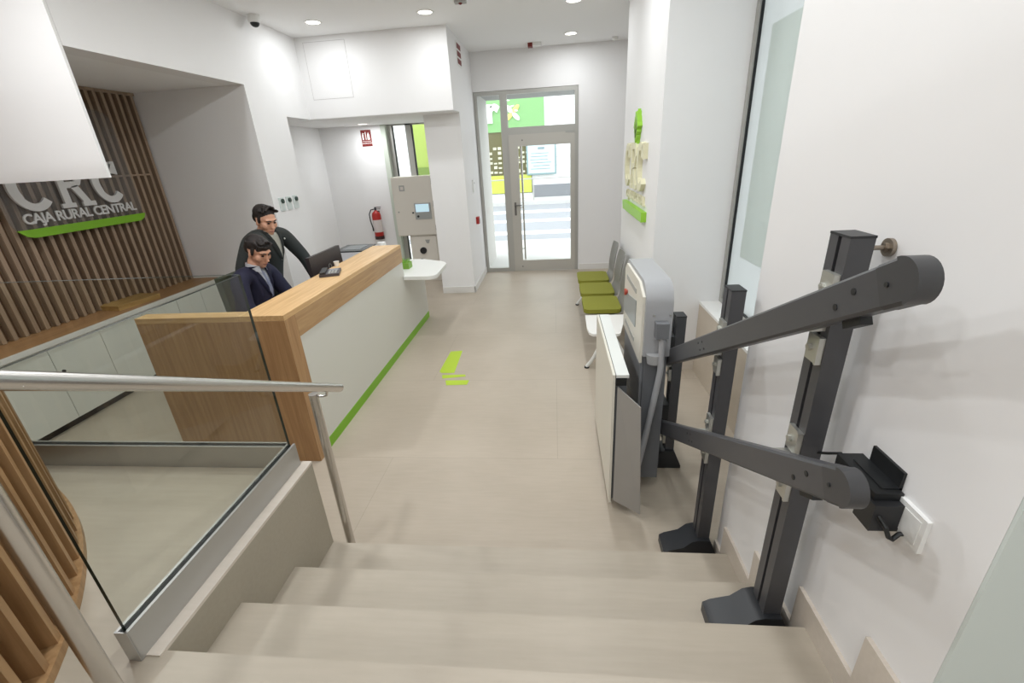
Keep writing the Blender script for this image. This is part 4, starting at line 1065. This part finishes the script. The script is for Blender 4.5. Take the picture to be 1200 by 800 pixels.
J['trousers'] = ({'p': (Vv(-2.67, 3.54, .62), (.15, .17)), 'hl': (Vv(-2.52, 3.64, .62), .092), 'kl': (Vv(-2.28, 3.66, .60), .074), 'al': (Vv(-2.26, 3.68, .10), .058), 'hr': (Vv(-2.52, 3.45, .62), .092), 'kr': (Vv(-2.28, 3.43, .60), .074), 'ar': (Vv(-2.26, 3.42, .10), .058)},
    [('p', 'hl'), ('hl', 'kl'), ('kl', 'al'), ('p', 'hr'), ('hr', 'kr'), ('kr', 'ar')], 'p')
J['shoes'] = [((-2.26, 3.68, 0), (1, .05, 0)), ((-2.26, 3.42, 0), (1, -.05, 0))]
P2, M2, B2, K2 = person('seated person in navy suit, white shirt and pale tie looking down', hq, (1, -.28, 0), math.radians(26), 0, J, SUITN, SHIRT, TIE, hair_short(.010, 15, 9), (-2.67, 3.54, 0),
    [(wr_l, (.9, -.3, -.15), (0, 0, -1), -1, .25), (wr_r, (.9, .3, -.15), (0, 0, -1), 1, .25)], SUITN)
collar(P2, M2, (-2.53, 3.545, 1.235), (1, -.05, 0), SHIRT, None, None)
shirt_v(P2, K2, 3.54, 1.225, .062, .25, SHIRT, TIE, SUITNL)
# his chair
ch = thing('office_chair', 'black office chair under the seated person', 'chair', (-2.70, 3.70, 0))
mk('seat', MB().prism(rrect(-2.93, -2.45, 3.46, 3.94, .08), 'z', .44, .50).bevel(.02, 3, 50), BLACK, ch)
mk('backrest', MB().prism([(-2.95, .56), (-2.89, .56), (-2.93, 1.13), (-2.99, 1.13)], 'y', 3.60, 3.93).bevel(.022, 3), mat('grey_green_mesh', (72, 78, 64), .8), ch)
mk('back_support', MB().box(-2.94, -2.91, 3.66, 3.74, .42, .62).bevel(.005), BLACK, ch)
mk('column', MB().cyl((-2.70, 3.70, .08), (-2.70, 3.70, .44), .028), STEEL, ch)
for k in range(5):
    a = 2*math.pi*k/5; e_ = (-2.70+.27*math.cos(a), 3.70+.27*math.sin(a))
    l_ = mk('base_arm', MB().tube([(-2.70, 3.70, .10), (e_[0], e_[1], .065)], [.026, .018], 10), BLACK, ch)
    mk('castor', MB().cyl((e_[0]-.015*math.sin(a), e_[1]+.015*math.cos(a), .028), (e_[0]+.015*math.sin(a), e_[1]-.015*math.cos(a), .028), .028, 16), BLACK, l_)

# ================================================================== THE STREET
struct('pavement', MB().box(-14, 14, 8.4, 11.5, -.15, -.03), mat('pale_pavement', (196, 195, 192), .8, noise=.06, nscale=4), 'pale pavement outside the street door')
struct('road', MB().box(-14, 14, 11.5, 20.2, -.2, -.08), mat('grey_asphalt', (150, 152, 156), .85, noise=.06, nscale=8), 'grey road outside the street door')
for y0, y1, lb in ((12.6, 13.2, 'white road stripe nearest the pavement'), (15.0, 15.6, 'white road stripe in the middle of the road'), (17.4, 18.2, 'white road stripe nearest the shop opposite')):
    tag(mk('road_stripe', MB().box(-5, 5, y0, y1, -.08, -.074), mat('white_road_paint', (236, 236, 236), .7)), lb, 'road marking', 'white stripes on the road')
struct('pavement_opposite', MB().box(-14, 14, 20.2, 22.0, -.2, .08), MATS['pale_pavement'], 'pavement in front of the shop opposite', 'pavement')
FAC = mat('white_facade_tile', (226, 226, 224), .7)
FY = 22.0
struct('facade_opposite', MB().box(-14, 14, FY, FY+.4, 0, 9), FAC, 'pale facade across the street', 'facade')
m = MB()
for k in range(14): m.box(-1.0, 3, FY-.004, FY, .75+k*.34, .765+k*.34)
struct('trim_facade_joint', m, mat('facade_joint', (200, 200, 200), .8), 'thin course joints on the facade opposite', 'joint')
struct('trim_plinth', MB().box(-1.0, 6, FY-.05, FY, .08, .62), mat('grey_plinth', (128, 130, 134), .8), 'grey plinth of the facade opposite', 'plinth')
q = thing('glazed_shop', 'dark glazed shop with lime panels below the green fascia', 'shop front', (-2.0, FY-.05, .3))
mk('glazing', MB().box(-3.4, -1.03, FY-.06, FY-.01, .3, 2.92), mat('dark_olive_glazing', (96, 92, 60), .25), q)
mk('lime_panel', MB().box(-3.0, -1.05, FY-.08, FY-.06, .32, 1.10), mat('lime_panel', (186, 196, 84), .5), q)
m = MB(); random.seed(11)
for i in range(9):
    for j in range(6):
        x = -2.95+i*.21; z = 1.2+j*.2
        if random.random() < .7: m.box(x, x+.15, FY-.09, FY-.06, z, z+random.uniform(.06, .14))
mk('goods', m, mat('shelf_goods', (196, 194, 170), .6, noise=.4, nscale=9), q)
m = MB()
for i in range(4): m.box(-1.6+i*.14, -1.5+i*.14, FY-.095, FY-.06, 2.3+.0*i, 2.45)
mk('poster', m, mat('yellow_poster', (222, 206, 70), .6), q)
sg = thing('shop_fascia', 'green shop fascia with white letters and petal emblem', 'sign', (-1.8, FY-.1, 2.92))
mk('board', MB().box(-6, -.40, FY-.12, FY-.06, 2.92, 4.25), mat('fascia_green', (126, 172, 112), .6), sg)
mk('lettering', text_mb('onr', 1.35, .08, frameM((-2.42, FY-.16, 3.36), (1, 0, 0), (0, 0, 1), (0, -1, 0)), .07, 'RIGHT'), WPLAS, sg)
m = MB(); m2 = MB()
fc = Vector((-1.78, FY-.15, 3.66))
for a, mm in ((45, m2), (135, m), (225, m2), (315, m)):
    t_ = math.radians(a); R3 = Matrix.Rotation(-t_, 3, 'Y'); c = fc+Vector((math.cos(t_)*.21, 0, math.sin(t_)*.21))
    mm.ball(c, (.21, .04, .10), 16, 10, M=R3)
mk('white_petal', m, WPLAS, sg); mk('yellow_petal', m2, mat('petal_yellow', (214, 206, 112), .5), sg)
nb_ = thing('notice_board', 'pale blue framed notice board on the facade opposite', 'notice board', (-.57, FY-.05, 1.07))
mk('frame', MB().box(-1.24, .09, FY-.17, FY-.10, 1.06, 2.40).bevel(.02), mat('board_frame', (126, 150, 152), .5), nb_)
mk('sheet', MB().box(-1.17, .03, FY-.18, FY-.165, 1.13, 2.33), mat('board_sheet', (192, 214, 216), .5, noise=.08, nscale=6), nb_)
m = MB(); m.box(-.72, -.42, FY-.185, FY-.18, 2.12, 2.22)
for k in range(6): m.box(-1.1+random.uniform(0, .2), -.1-random.uniform(0, .3), FY-.185, FY-.18, 1.3+k*.13, 1.33+k*.13)
mk('print', m, mat('board_print', (130, 146, 150), .6), nb_)
# guard rail at the far kerb
gr = thing('guard_rail', 'thin grey guard rail along the far pavement', 'railing', (-.5, 20.4, .08))
mk('bar', MB().cyl((-3, 20.4, .98), (4, 20.4, .98), .025, 10), ALUF, gr)
for x in (-3, -.9, 1.2, 3.3): mk('post', MB().cyl((x, 20.4, .08), (x, 20.4, .98), .025, 10), ALUF, gr)
# green wall seen through the alcove window
struct('wall_lime_outside', MB().box(-3.12, -1.9, 10.5, 10.6, 0, 5.0), mat('lime_render', (170, 190, 96), .7), 'lime green wall outside the alcove window', 'wall')
struct('trim_lime_base', MB().box(-3.12, -1.9, 10.46, 10.499, 0, 1.83), mat('dark_lime_render', (120, 144, 66), .7), 'darker green base of the lime wall outside', 'wall base')
